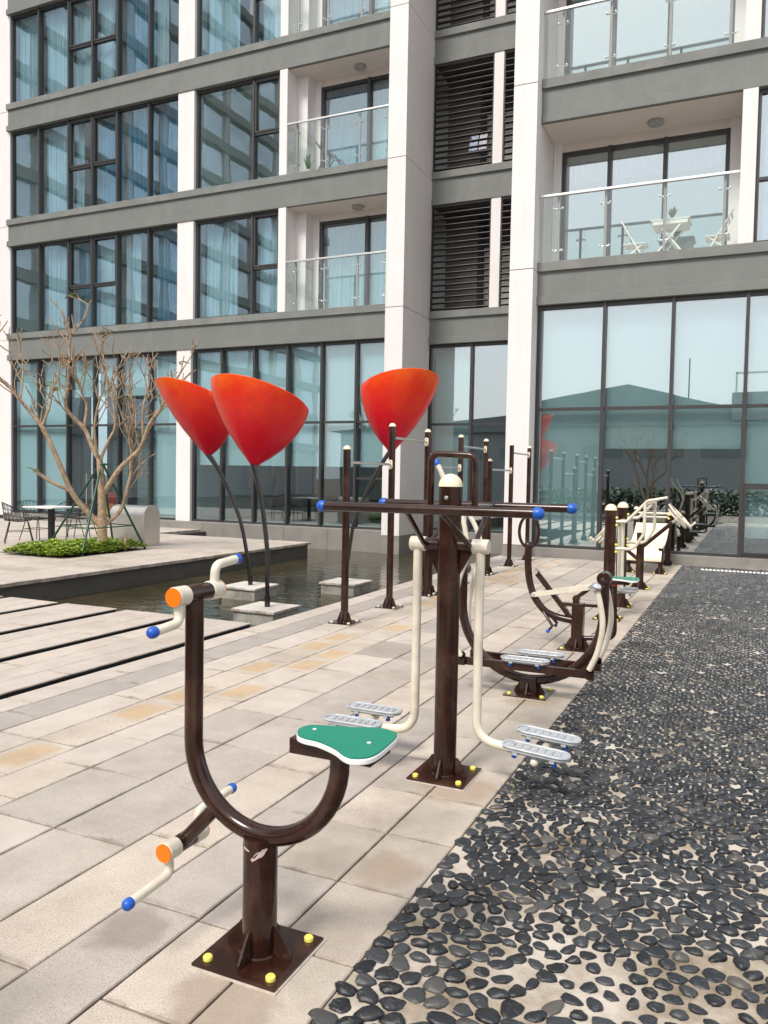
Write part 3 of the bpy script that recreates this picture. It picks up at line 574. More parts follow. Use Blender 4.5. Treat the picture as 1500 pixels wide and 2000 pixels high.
def seat_shape(o, t, z, dx=0, dy=0, sc=1, brk=True):
    out = [(-1.184, 2.014), (-1.192, 2.045), (-1.178, 2.085), (-1.13, 2.103), (-1.068, 2.120), (-.985, 2.155), (-.933, 2.147), (-.905, 2.116), (-.895, 2.03), (-.893, 1.945), (-.906, 1.905), (-.936, 1.885), (-.968, 1.894), (-1.017, 1.931), (-1.086, 1.963), (-1.134, 1.97), (-1.165, 1.985)]
    pts = [((p.x + 1.04) * sc + dx, (p.y - 2.03) * sc + dy) for p in cat([(x, y, 0) for x, y in out], 5, True)]
    cxm = sum(p[0] for p in pts) / len(pts); cym = sum(p[1] for p in pts) / len(pts)
    st = MB().prism(pts, z + .006, z + .022).build('seat', WHITEP, t, 40, .003)
    MB().prism([(cxm + (x - cxm) * .985, cym + (y - cym) * .972) for x, y in pts], z + .0225, z + .0265).build('seat_pad', GREEN, st, 40)
    for x, y in ((dx - .105 * sc, dy + .02), (dx + .09 * sc, dy - .015)): MB().cyl((x, y, z + .0266), (x, y, z + .0285), .006, 10).build('screw', WHITEP, st)
    return st
def blue_tip(t, p, d, r): return MB().lathe(p, [(r * 1.12, -r * .9), (r * 1.2, -r * .5), (r * 1.2, r * .05)] + [(r * 1.2 * math.cos(R(a)), r * .05 + r * 1.1 * math.sin(R(a))) for a in (20, 40, 58, 74, 85)], 18, Vector(d).normalized()).build('handle_tip', BLUE, t)

# exercise bike, nearest
t = thing('exercise_bike', 'outdoor arm and leg cycle with green saddle on U-shaped brown tube, orange hub caps', 'exercise bike', (-1.345, 2.075, 0))
foot(t, 0, 0, .054)
MB().cyl((0, 0, .012), (0, 0, .378), .054, 28).build('post', BROWN, t)
U = [(-.259, 0, 1.10), (-.259, 0, .9)] + [(.007 + .266 * math.cos(R(a)), 0, .648 + .266 * math.sin(R(a))) for a in range(180, 361, 7)] + [(.273, 0, .69)]
fr = MB().tube(U, .0298, 20).build('frame_tube', BROWN, t)
for px, pz, w_, a in ((.022, .338, .062, .75), (-.044, .350, .018, 1.3), (-.018, .352, .03, -.25)):          # chipped paint at the weld
    n_ = 18; pts = [(px + w_ * .5 * math.cos(6.283 * k / n_) * random.uniform(.8, 1.05), pz + w_ * .16 * math.sin(6.283 * k / n_) * random.uniform(.35, 1.2)) for k in range(n_)]
    pts = [(px + (x - px) * math.cos(a) - (z - pz) * math.sin(a), pz + (x - px) * math.sin(a) + (z - pz) * math.cos(a)) for x, z in pts]
    MB().add([(x, -math.sqrt(max(.0001, .054 ** 2 - x * x)) - .0012, z) for x, z in pts], [tuple(range(n_))]).build('paint_chip', SCRATCH, fr, 0)
MB().box(.14, .405, -.07, .07, .682, .728).build('seat_bracket', BROWN, t, 0, .003)
seat_shape(None, t, .7225, 1.345 - 1.04, 2.03 - 2.075)
def crank(t, x, z, ya, yb, sgn_near, reach, drop, r=.0152, cap=.0315, tip_up=0):
    MB().cyl((x, ya, z), (x, yb, z), .0285, 24).build('crank_axle', BROWN, t)
    for s, y0, dz in ((-1, ya, -drop), (1, yb, drop)):
        hb = MB().cyl((x, y0 + s * .001, z), (x, y0 + s * .058, z), cap, 28).build('crank_hub', CREAM, t, 40, .003)
        MB().cyl((x, y0 + s * .0585, z), (x, y0 + s * .0625, z), cap * .93, 28).build('hub_cap', ORANGE, hb)
        yh = y0 + s * .035; p = fillet([(x, yh, z + dz * .3), (x + .004, yh, z + dz), (x + .004, yh + s * reach, z + dz * 1.12)], .045, 8)
        MB().tube(p, r, 14).build('crank_handle', CREAM, t); blue_tip(t, p[-1], p[-1] - p[-2], r)
crank(t, -.259, 1.115, -.045, .068, 1, .125, .082)
MB().cyl((-.15, 0, .455), (-.30, 0, .295), .0235, 20).build('crank_branch', BROWN, t)
crank(t, -.302, .295, -.032, .045, 1, .19, .075)

# pendulum leg-swing station
t = thing('leg_swing_station', 'tall brown post with cream pendulum arms, grey double footplates and blue-tipped cross bars', 'exercise machine', (-1.348, 3.757, 0))
foot(t, 0, 0, .057)
ps = MB().cyl((0, 0, .012), (0, 0, 1.455), .057, 28).build('post', BROWN, t); MB().dome((0, 0, 1.455), .061, .064).build('post_cap', CAP, ps)
MB().lathe((0, -.057, 1.40), [(.010, 0), (.010, .004), (.006, .008)], 12, (0, -1, 0)).build('cap_screw', STEEL, ps)
for s in (-1, 1):
    MB().cyl((s * .05, 0, 1.165), (s * .122, 0, 1.165), .032, 20).build('pivot_stub', BROWN, t)
    MB().slab3([(s * .058, -.006, 1.02), (s * .058, -.006, 1.16), (s * .125, -.006, 1.14)], (0, .012, 0)).build('pivot_gusset', BROWN, t, 0)
    hb = MB().cyl((s * .122, 0, 1.165), (s * .205, 0, 1.165), .0365, 24).build('pivot_hub', CREAM, t, 40, .004)
    xa = s * (.168 if s < 0 else .162); xe = -.40 if s < 0 else .38
    p = fillet([(xa, 0, 1.15), (xa, 0, .205 if s < 0 else .21), (xe, 0, .19)], .17, 12); MB().tube(p, .0228, 18).build('pendulum_arm', CREAM, t)
    xc = -.455 if s < 0 else .49
    MB().cyl((xe, 0, .19), (xc, 0, .196), .022, 14).cyl((xc, -.15, .196), (xc, .15, .196), .02, 14).ball((xc, -.15, .196), .02).ball((xc, .15, .196), .02).build('footplate_carrier', CREAM, t)
    for sy in (-1, 1): tread(t, xc, sy * .128, .233, .155, .052, 0 if s < 0 else .07)
for y in (-.355, .36):
    MB().cyl((-.53, y, 1.352), (.53, y, 1.352), .0225, 18).build('cross_bar', BROWN, t)
    for s in (-1, 1): blue_tip(t, (s * .53, y, 1.352), (s, 0, 0), .0225); MB().tube(fillet([(s * .085, y, 1.34), (s * .12, y * .12, 1.17), (s * .09, 0, 1.165)], .04), .013, 12).build('bar_brace', BROWN, t)
for s in (-1, 1): MB().cyl((s * .117, -.355, 1.350), (s * .117, .36, 1.350), .016, 14).build('bar_link', BROWN, t)
MB().tube(fillet([(-.117, .03, 1.35), (-.117, .03, 1.62), (.117, .03, 1.61), (.117, .03, 1.35)], .045, 8), .0165, 16).build('top_handle', BROWN, t)

# elliptical walker
t = thing('elliptical_trainer', 'brown U-shaped elliptical trainer with grey pedals, chrome ball and cream levers', 'exercise machine', (-1.35, 5.475, 0))
foot(t, 0, 0, .052, .15, h=.075, gw=.055)
MB().prism([(-.058, -.05), (.058, -.05), (.058, .05), (-.058, .05)], .012, .125).build('post', BROWN, t, 0, .006)
arc = [(-.504, 0, .83), (-.504, 0, .7)] + [(-.007 + .497 * math.cos(R(a)), 0, .6 + .497 * math.sin(R(a))) for a in range(180, 361, 6)] + [(.490, 0, .7), (.490, 0, .82)]
MB().tube(arc, .033, 18).build('frame_arc', BROWN, t)
for x, z in ((-.504, .845), (.490, .845)):
    MB().cyl((x, -.05, z), (x, .05, z), .046, 22).build('pivot_housing', BROWN, t, 40, .006)
MB().cyl((-.504, -.13, .845), (-.504, .13, .845), .016, 12).cyl((.49, -.13, .80), (.49, .13, .80), .016, 12).build('pivot_axle', BROWN, t)
for s in (-1, 1):
    y = s * .12
    bar = MB().box(-.475, .463, y - .014, y + .014, .185, .238).build('pedal_bar', BROWN, t, 0, .003)
    for x in (-.452, .440): MB().box(x - .024, x + .024, y - .013 + s * .0275, y + .013 + s * .0275, .185, .255).cyl((x, y - .013 + s * .0275, .255), (x, y + .013 + s * .0275, .255), .024, 16).build('bar_lug', BROWN, bar); MB().cyl((x, y + s * .042, .256), (x, y + s * .052, .256), .011, 10).build('pivot_bolt', CHROME, bar)
    tread(t, -.005 if s < 0 else .045, y, .254, .165, .048)
    MB().tube(cat([(.435, y + s * .055, .255), (.481, y + s * .055, .362), (.508, y + s * .055, .488), (.512, y + s * .055, .593), (.49, y + s * .055, .713), (.466, y + s * .055, .795)]), .019, 14).build('swing_arm', CREAM, t)
    MB().ball((.466, y + s * .06, .80), .035, 18).build('pivot_ball', CHROME, t)
    top = (-.66, 1.60) if s < 0 else (-.79, 1.62)
    p = cat([(-.45, y + s * .055, .255), (-.50, y + s * .055, .36), (-.515, y + s * .055, .55), (-.47, y + s * .055, .80), (-.42, y + s * .05, .98), ((-.46 if s < 0 else -.52), y + s * .05, 1.22), ((-.52 if s < 0 else -.66), y + s * .05, 1.34), (top[0], y + s * .05, top[1])])
    MB().tube(p, .0175, 14).build('hand_lever', CREAM, t); blue_tip(t, p[-1], p[-1] - p[-2], .0175)

# horse-rider machine
t = thing('rider_machine', 'rowing-style rider with bent brown tube, loop handle and small green seat beyond the elliptical', 'exercise machine', (-1.341, 7.14, 0))
foot(t, 0, 0, .052, .15)
MB().box(-.05, .05, -.05, .05, .012, .41).build('post', BROWN, t, 0, .004)
MB().cyl((-.02, -.03, .45), (-.02, .03, .45), .03, 16).box(-.045, .005, -.028, .028, .40, .45).build('post_pivot', BROWN, t)
MB().tube(cat([(-.462, 0, .90), (-.462, 0, .74), (-.446, 0, .588), (-.403, 0, .449), (-.341, 0, .36), (-.281, 0, .306), (-.18, 0, .27), (-.04, 0, .25)]), .032, 16).build('lever_tube', BROWN, t)
MB().ball((-.462, 0, .895), .042).build('lever_joint', BROWN, t)
MB().tube([(-.46 + .082 * math.cos(6.283 * k / 28), .03 * math.cos(6.283 * k / 28), 1.025 + .145 * math.sin(6.283 * k / 28)) for k in range(28)], .014, 10, True).build('loop_handle', BROWN, t)
MB().obox((-.40, 0, .68), (-.119, 0, .343), .04, .045, (0, 1, 0)).obox((-.119, 0, .343), (-.04, 0, .225), .04, .045, (0, 1, 0)).build('brace', BROWN, t)
MB().obox((-.05, 0, .392), (-.16, 0, .392), .03, .03).obox((.05, 0, .395), (.30, 0, .40), .025, .025).build('rail', BROWN, t)
MB().cyl((-.385, -.045, .665), (-.385, .045, .665), .022, 14).build('pivot_bolt', CHROME, t)
for s in (-1, 1):
    MB().obox((-.40, s * .045, .459), (.108, s * .045, .563), .008, .045, (0, 0, 1)).build('link_bar', CREAM, t, 0, .002)
    MB().tube([(-.304, s * .04, .316), (-.205, s * .09, .202), (-.23, s * .16, .165)], .013, 10).build('foot_peg', BROWN, t); blue_tip(t, (-.23, s * .16, .165), (-.2, s, -.3), .014)
MB().obox((-.02, 0, .455), (.106, 0, .560), .035, .04, (0, 1, 0)).build('link_arm', BROWN, t)
for x, z in ((-.40, .459), (.108, .563)): MB().cyl((x, -.06, z), (x, .06, z), .018, 12).build('link_pin', CHROME, t)
MB().tube(fillet([(.307, 0, .60), (.317, 0, .12), (.05, 0, .105)], .09, 8), .021, 14).build('seat_tube', BROWN, t)
MB().cyl((.307, 0, .585), (.307, 0, .603), .0235, 14).build('tube_collar', RED, t)
MB().box(.27, .43, -.05, .05, .604, .632).build('seat_bracket', BROWN, t, 0, .003); seat_shape(None, t, .633, .37, 0, .95)

# air walker between two capped posts
t = thing('air_walker', 'air walker of two cream-capped brown posts with cream handle loops and hanging footplate', 'exercise machine', (-1.35, 9.36, 0))
for x, y in ((.005, -.51), (-.01, .49)):
    foot(t, x, y, .06, .145); ps = MB().cyl((x, y, .012), (x, y, 1.18), .06, 26).build('post', BROWN, t); MB().dome((x, y, 1.18), .066, .068).build('post_cap', CAP, ps)
    for dy in (-.0,):
        MB().tube(fillet([(x + .04, y + dy, 1.06), (.168, y + dy, 1.062), (.38, y + dy, 1.29), (.49, y + dy, 1.31)], .05), .0175, 14).build('handle_loop', CREAM, t)
        MB().tube(fillet([(.355, y + dy, 1.255), (.352, y + dy, .94), (.25, y + dy, .77), (x + .04, y + dy, .772)], .11), .0175, 14).build('handle_loop', CREAM, t)
    for z in (1.02, 1.10, .735, .81): MB().ball((x + .064, y - .012, z), .016).build('bolt_cap', YELLOW, t)
MB().cyl((.34, -.51, 1.245), (.34, .49, 1.25), .0175, 14).build('handle_link', CREAM, t)
MB().cyl((.045, -.51, 1.03), (.045, .49, 1.03), .018, 14).build('axle', BROWN, t)
for y in (-.12, .14):
    MB().cyl((.045, y, 1.04), (.052, y, .26), .021, 16).build('pendulum_arm', CREAM, t); MB().cyl((.045, y - .03, 1.03), (.045, y + .03, 1.03), .032, 18).build('pivot_hub', CREAM, t)
    tread(t, .11, y, .255, .12, .05)

# tai chi wheels
t = thing('tai_chi_wheels', 'pair of tilted cream hand wheels on brown arms from one low capped post', 'exercise machine', (-1.35, 11.6, 0))
foot(t, 0, 0, .053, .148); ps = MB().cyl((0, 0, .012), (0, 0, .785), .053, 24).build('post', BROWN, t); MB().dome((0, 0, .785), .058, .06).build('post_cap', CAP, ps)
for s, z0, z1, tip in ((1, .60, .94, .41), (-1, .42, .70, -.40)):
    a = Vector((s * .04, 0, z0)); b = Vector((tip, 0, z1)); d = (b - a).normalized(); c = b + d * .13
    MB().cyl(a, b, .027, 16).build('wheel_arm', BROWN, t); MB().cyl(b, c, .02, 14).build('wheel_axle', CREAM, t)
    e1 = Vector((0, 1, 0)); e2 = d.cross(e1).normalized()
    w = MB(); w.tube([c + (e1 * math.cos(6.283 * k / 40) + e2 * math.sin(6.283 * k / 40)) * .21 for k in range(40)], .014, 10, True)
    w.tube([c - d * .05 + (e1 * math.cos(6.283 * k / 40) + e2 * math.sin(6.283 * k / 40)) * .165 for k in range(40)], .012, 10, True)
    for k in range(3):
        q = e1 * math.cos(2.094 * k + .5) + e2 * math.sin(2.094 * k + .5); w.cyl(c, c + q * .205, .012, 10)
    w.cyl(c - d * .01, c + d * .03, .03, 16); o = w.build('hand_wheel', CREAM, t)
    q = c + e2 * (-s) * .19; MB().cyl(q, q + d * .075, .014, 12).ball(q + d * .08, .02).build('wheel_knob', CREAM, t)

# sit-up bench with parallel bars
t = thing('sit_up_bench', 'cream reclining sit-up bench on brown posts against the glazed wall', 'exercise bench', (-1.52, 14.3, 0))
for x in (.25, -.25):
    foot(t, x, -.68, .037, .11, gw=.05); ps = MB().cyl((x, -.68, .012), (x, -.68, .42), .037, 20).build('leg', BROWN, t); MB().dome((x, -.68, .42), .042, .03).build('leg_cap', CAP, ps)
for x, h in ((.24, .90), (-.32, .99)):
    foot(t, x, .75, .045, .12, gw=.05); ps = MB().cyl((x, .75, .012), (x, .75, h), .045, 20).build('post', BROWN, t); MB().dome((x, .75, h), .049, .05).build('post_cap', CAP, ps)
    for z in (.84, .91): MB().ball((x, .69, z), .02).build('bolt_cap', YELLOW, t)
for z in (.86, .93): MB().cyl((-.32, .72, z), (.24, .72, z), .017, 14).build('hand_bar', CREAM, t)
prof = cat([(0, -.78, .235), (0, -.74, .33), (0, -.64, .425), (0, -.3, .44), (0, .1, .53), (0, .55, .76)], 5); b = MB(); n = len(prof)
V = [(x, p.y, p.z) for p in prof for x in (-.29, .27)] + [(x, p.y + .01, p.z - .03) for p in prof for x in (-.29, .27)]; F = [(2 * i, 2 * i + 1, 2 * i + 3, 2 * i + 2) for i in range(n - 1)]; F += [(2 * n + 2 * i + 2, 2 * n + 2 * i + 3, 2 * n + 2 * i + 1, 2 * n + 2 * i) for i in range(n - 1)]
F += [(2 * i + 2, 2 * n + 2 * i + 2, 2 * n + 2 * i, 2 * i) for i in range(n - 1)] + [(2 * i + 1, 2 * n + 2 * i + 1, 2 * n + 2 * i + 3, 2 * i + 3) for i in range(n - 1)] + [(0, 2 * n, 2 * n + 1, 1), (2 * n - 2, 2 * n - 1, 4 * n - 1, 4 * n - 2)]
MB().add(V, F).build('bench_board', CAP, t, 40); MB().box(-.27, .25, .735, .765, .5, .54).cyl((.2, .5, .70), (.2, .75, .72), .018).cyl((-.25, .5, .70), (-.25, .75, .72), .018).build('bench_frame', BROWN, t)

# pull-up bars, three sets in a row
for (ys, label) in (((7.22, 8.34, 9.44), 'three-post brown pull-up bars closest to the camera, beside the pool edge'), ((9.60, 10.72, 11.90), 'middle set of brown pull-up bars along the pool edge'), ((12.12, 13.36, 14.56), 'farthest set of brown pull-up bars, before the white column')):
    t = thing('pull_up_bars', label, 'pull-up bars', (-3.705, ys[0], 0), 'pull-up bars in a row along the pool'); hs = (1.765, 2.065, 2.065)
    for y, h in zip(ys, hs):
        y -= ys[0]; foot(t, 0, y, .038, .125, bolts=CAP, h=.10, gw=.045); ps = MB().cyl((0, y, .012), (0, y, h), .038, 22).build('post', BROWN, t); MB().dome((0, y, h), .041, .04).build('post_cap', CAP, ps)
    for a, b_, z in ((0, 1, 1.635), (1, 2, 1.94)):
        ya, yb = ys[a] - ys[0], ys[b_] - ys[0]; br = MB().cyl((0, ya + .036, z), (0, yb - .036, z), .0145, 14).build('bar', STEEL, t)
        for y, s in ((yb - .037, -1), (ya + .037, 1)):
            q = []
            for k in range(24): q.append((.024 * math.cos(6.283 * k / 24), y, z + (.05 if math.sin(6.283 * k / 24) > 0 else -.05) * .6 + .024 * math.sin(6.283 * k / 24)))
            MB().slab3(q, (0, s * .006, 0)).build('bar_bracket', CAP if s < 0 else BROWN, br)
            for dz in (-.034, .034): MB().cyl((0, y + s * .006, z + dz), (0, y + s * .014, z + dz), .009, 8).build('bracket_bolt', STEEL, br)

# ------------------------------------------------------------------ red flower sculptures in the pool
def make_bloom():
    m, ns, ls, p = nodes('bloom_red'); tc = ns.new('ShaderNodeTexCoord'); sx = ns.new('ShaderNodeSeparateXYZ'); ls.new(tc.outputs['Generated'], sx.inputs[0])
    n = noise(ns, ls, tc.outputs['Object'], 3.0, 6, .65); ad = N(ns, 'ShaderNodeMath', operation='MULTIPLY_ADD'); ls.new(n.outputs[0], ad.inputs[0]); ad.inputs[1].default_value = .95; ls.new(sx.outputs[2], ad.inputs[2])
    mr = N(ns, 'ShaderNodeMath', operation='MULTIPLY'); mr.inputs[1].default_value = .53; ls.new(ad.outputs[0], mr.inputs[0])
    r = ramp(ns, [(.22, (.56, .003, .038)), (.48, (.74, .008, .018)), (.68, (.82, .045, .008)), (.86, (.84, .14, .010))]); ls.new(mr.outputs[0], r.inputs[0])
    n2 = noise(ns, ls, tc.outputs['Object'], 14, 5, .7); mx = N(ns, 'ShaderNodeMix', data_type='RGBA', blend_type='MULTIPLY'); mx.inputs[0].default_value = .2; ls.new(r.outputs[0], mx.inputs[6]); ls.new(n2.outputs[0], mx.inputs[7])
    ls.new(mx.outputs[2], p.inputs['Base Color']); p.inputs['Roughness'].default_value = .33; p.inputs['Specular IOR Level'].default_value = .35
    return m
BLOOM = make_bloom(); STEM = paint('stem_black', (.012, .010, .010), .25, .3, 8, coat=.5)
E_ = Vector((math.cos(YAW), math.sin(YAW), 0)); D_ = Vector((-math.sin(YAW), math.cos(YAW), 0))
def flower(base, label, stem, tip, left, right, bulge, depth_rim=.93):
    t = thing('flower_sculpture', label, 'sculpture', (*base, WZ), 'red flower sculptures in the pool'); O = Vector((*base, WZ))
    h = -.15 - WZ
    MB().box(-.285, .285, -.3, .3, -.2, h - .035).build('pedestal', PEDSIDE, t, 0, .006); MB().box(-.31, .31, -.325, .325, h - .0345, h).build('pedestal_cap', PEDCAP, t, 0, .006)
    sp = cat([Vector((p[0], p[1], p[2])) - O for p in stem], 8); n = len(sp)
    MB().tube(sp, [.032 + .012 * max(0, (i / n - .8) / .2) - .006 * (1 - i / n) for i in range(n)], 14).cyl(sp[0] - Vector((0, 0, .03)), sp[0] + Vector((0, 0, .14)), .036, 16).build('stem', STEM, t)
    T = Vector(tip) - O; Lp = Vector(left) - O; Rp = Vector(right) - O; c = (Lp + Rp) / 2; ax = (c - T); ex = (Rp - Lp) / 2; rad = ex.length * depth_rim; ey = D_ * rad
    V = []; F = []; n = 48; prof = [(.0, .055), (.08, .165), (.2, .345), (.35, .535), (.5, .69), (.65, .82), (.8, .92), (.92, .978), (1, 1.0)]
    for inner in (0, 1):
        for tt, rr in prof:
            for k in range(n):
                a = 6.283185 * k / n; q = ex * math.cos(a) + ey * math.sin(a) + Vector((0, 0, bulge * math.sin(a) * -1)); e = (c + q - T)            # rim point
                pt = T + ax * tt + q * rr - q.normalized() * (.014 * inner if tt > .05 else .0) + (ax.normalized() * .012 * inner)
                V.append(pt)
    m = len(prof)
    for i in range(m - 1):
        for k in range(n):
            F.append((i * n + k, i * n + (k + 1) % n, (i + 1) * n + (k + 1) % n, (i + 1) * n + k)); j = m * n; F.append((j + (i + 1) * n + k, j + (i + 1) * n + (k + 1) % n, j + i * n + (k + 1) % n, j + i * n + k))
    for k in range(n): F.append(((m - 1) * n + k, (m - 1) * n + (k + 1) % n, m * n + (m - 1) * n + (k + 1) % n, m * n + (m - 1) * n + k))
    MB().add(V, F).build('bloom', BLOOM, t, 60)
flower((-5.43, 8.45), 'large red flower sculpture on the stone block nearest the walkway edge', [(-5.421, 8.454, -.15), (-5.425, 8.452, .2), (-5.428, 8.451, .522), (-5.473, 8.43, .967), (-5.535, 8.402, 1.347), (-5.60, 8.373, 1.64)], (-5.595, 8.375, 1.60), (-6.076, 8.156, 2.60), (-4.981, 8.654, 2.30), .16)
flower((-6.72, 9.99), 'leftmost orange-red flower sculpture, its stem leaning out over the pool', [(-6.71, 9.995, -.15), (-6.735, 9.985, .1), (-6.762, 9.971, .326), (-6.85, 9.931, .781), (-6.992, 9.867, 1.196), (-7.167, 9.787, 1.572), (-7.306, 9.723, 1.79)], (-7.30, 9.725, 1.75), (-7.994, 9.411, 2.79), (-6.96, 9.88, 2.47), .15)
flower((-5.70, 11.15), 'orange-red flower sculpture in front of the white column, stem behind the pull-up posts', [(-5.702, 11.149, -.15), (-5.69, 11.155, .1), (-5.645, 11.175, .477), (-5.592, 11.199, .815), (-5.417, 11.279, 1.282), (-5.213, 11.371, 1.709), (-5.08, 11.43, 1.93)], (-5.09, 11.427, 1.88), (-5.542, 11.222, 2.84), (-4.432, 11.727, 3.0), .17)

# ------------------------------------------------------------------ frangipani tree, stakes, ground cover
BARK = paint('frangipani_bark', (.36, .26, .17), .85, .35, 16, dirt=(.11, .07, .04), dirt_amt=.85, dirt_scale=30, bump=.5, bscale=40)
LEAF = paint('leaf_green', (.13, .21, .03), .5, .3, 12, tile=.3)
COVER = paint('cover_leaf', (.31, .42, .05), .45, .45, 12)
STAKE = paint('green_stake', (.008, .07, .045), .4, .2)
TB = Vector((-11.0, 11.45, 0))
def tp(cx_, cy_, d): return E_ * ((cx_ - 613) / 312) + D_ * d + Vector((0, 0, (1500 - cy_) / 312 + .13))
limbs = [([(605, 1390, 0), (530, 1300, -.1), (460, 1195, -.2), (400, 1030, -.3), (340, 880, -.35), (310, 818, -.4), (200, 680, -.45), (130, 590, -.5), (40, 525, -.55), (-30, 470, -.6)], .062, .016),
         ([(600, 1010, .02), (560, 955, .05), (500, 830, .1), (400, 715, .05), (412, 600, .0), (425, 470, -.05), (430, 380, -.05)], .052, .016),
         ([(605, 1000, .0), (635, 890, .15), (662, 800, .25), (640, 640, .3), (610, 520, .3)], .032, .014),
         ([(590, 1000, -.02), (585, 900, -.1), (585, 820, -.15), (610, 700, -.2), (650, 560, -.2), (640, 440, -.2)], .03, .013),
         ([(615, 1400, 0), (650, 1365, .06), (705, 1300, .15), (730, 1190, .25), (752, 1060, .3), (742, 890, .35), (690, 745, .4), (640, 620, .45)], .045, .015),
         ([(612, 1215, 0), (650, 1160, -.03), (730, 1050, -.1), (850, 940, -.2), (910, 800, -.25), (985, 700, -.3), (1040, 590, -.3), (1105, 480, -.3)], .055, .015),
         ([(748, 1060, .28), (752, 960, .3), (745, 870, .25), (775, 740, .2), (760, 560, .15)], .026, .013),
         ([(495, 825, .1), (500, 700, .2), (470, 640, .3), (440, 560, .35)], .03, .013), ([(318, 818, -.4), (350, 700, -.3), (360, 560, -.25)], .026, .012), ([(448, 1185, -.2), (350, 1135, -.3), (262, 1070, -.35)], .036, .03), ([(870, 900, -.22), (860, 700, -.1), (885, 560, 0)], .024, .012), ([(200, 680, -.45), (195, 560, -.3), (180, 470, -.2)], .02, .011),
         ([(428, 400, -.05), (440, 280, -.1), (400, 180, -.12), (330, 90, -.15)], .017, .010), ([(436, 300, -.08), (500, 205, 0), (518, 110, .05), (410, 60, .1)], .015, .009)]
tree = thing('frangipani_tree', 'nearly bare frangipani tree with forked pale branches in the left planting bed', 'tree', TB)
tb = MB(); tb.tube(cat([tp(615, 1560, 0), tp(615, 1370, 0), tp(610, 1180, 0), tp(600, 1040, 0), tp(585, 960, 0)]), .095, 14)
n_ = 17; pts = cat([tp(615, 1560, 0), tp(614, 1370, 0), tp(610, 1180, 0), tp(598, 1000, 0)], 5); trunk = MB().tube(pts, [.10 - .045 * i / (len(pts) - 1) for i in range(len(pts))], 14).build('trunk', BARK, tree)
tw = MB(); tips = []
def grow(p, d, L, r, lev):
    n = 3; q = [Vector(p)]; dd = Vector(d)
    for i in range(n):
        dd = (dd + Vector((random.gauss(0, .10), random.gauss(0, .10), .10 + random.gauss(0, .05)))).normalized(); q.append(q[-1] + dd * L / n)
    tw.tube(q, [r * (1 - .25 * i / n) for i in range(n + 1)], 6)
    if lev <= 0: tips.append((q[-1], dd)); return
    k = 2 if random.random() < .7 else 3; a0 = random.uniform(0, 6.28); s = dd.orthogonal().normalized(); s2 = dd.cross(s)
    for i in range(k):
        a = a0 + 6.283 * i / k + random.gauss(0, .3); e = (dd + (s * math.cos(a) + s2 * math.sin(a)) * random.uniform(.45, .85)).normalized(); grow(q[-1], e, L * random.uniform(.62, .95), max(.0105, r * .84), lev - 1)
for li, (pl, r0, r1) in enumerate(limbs):
    pts = cat([tp(*p) for p in pl], 5); n = len(pts); MB().tube(pts, [r0 + (r1 - r0) * i / (n - 1) for i in range(n)], 10).build('limb', BARK, tree)
    if li == 9: continue
    if li > 11:
        tips.append((pts[-1], Vector((0, 0, 1))))
        for i in (6, 9, 12): grow(pts[i], (pts[i] - pts[i - 1]).normalized() + Vector((random.uniform(-.6, .6), random.uniform(-.6, .6), .3)), .16, .009, 0)
        continue
    grow(pts[-1], (pts[-1] - pts[-3]).normalized(), .26, r1 * .85, 2)
    for i in range(int(n * .42), n - 1, 3 if li < 7 else 2):
        d = (pts[i + 1] - pts[i]).normalized(); s = d.orthogonal().normalized(); a = random.uniform(0, 6.28); e = (d * .6 + (s * math.cos(a) + d.cross(s) * math.sin(a)) * .7 + Vector((0, 0, .45))).normalized()
        grow(pts[i], e, random.uniform(.24, .42), .0135, random.choice((1, 2, 2)))
tw.build('crown', BARK, tree, 60)
lm = MB().add([(0, 0, 0), (.025, .04, .006), (.03, .10, .0), (.02, .15, -.012), (0, .19, -.03), (-.02, .15, -.012), (-.03, .10, .0), (-.025, .04, .006), (0, .08, -.01)], [(0, 1, 2, 8), (8, 2, 3, 4), (8, 4, 5, 6), (8, 6, 7, 0)]).mesh('leaf', LEAF, 60)
high = sorted(tips, key=lambda q: -q[0].z)
spots = high[:3] + random.sample(tips, 7) + [(tp(262, 1070, -.35), Vector((-.5, 0, .6)))]
for p, d in spots:
    for k in range(random.choice((2, 3))):
        link(lm, 'leaf', tree, p, (random.uniform(-.5, .5), random.uniform(-.3, .3), random.uniform(0, 6.28)), (random.uniform(.7, 1.1),) * 3)
st = thing('tree_support', 'dark green four-legged stake frame propping the bare tree', 'tree support', TB)
apex = Vector((-.04, .03, 1.66)); feet = [Vector((-1.25, -.15, 0)), Vector((.36, -.86, 0)), Vector((.28, .86, 0)), Vector((-.75, 1.1, 0))]
for f in feet: MB().cyl(f, apex + (f - apex) * .03 + Vector((0, 0, .02)), .021, 12).build('stake', STAKE, st)
mids = [apex + (f - apex) * .72 for f in feet]
for i in range(4): MB().cyl(mids[i], mids[(i + 1) % 4], .011, 10).build('crosspiece', STAKE, st)
MB().tube([apex + Vector((.085 * math.cos(6.283 * k / 20), .085 * math.sin(6.283 * k / 20), -.03)) for k in range(20)], .02, 8, True).build('collar', STAKE, st)
gv = []; gf = []
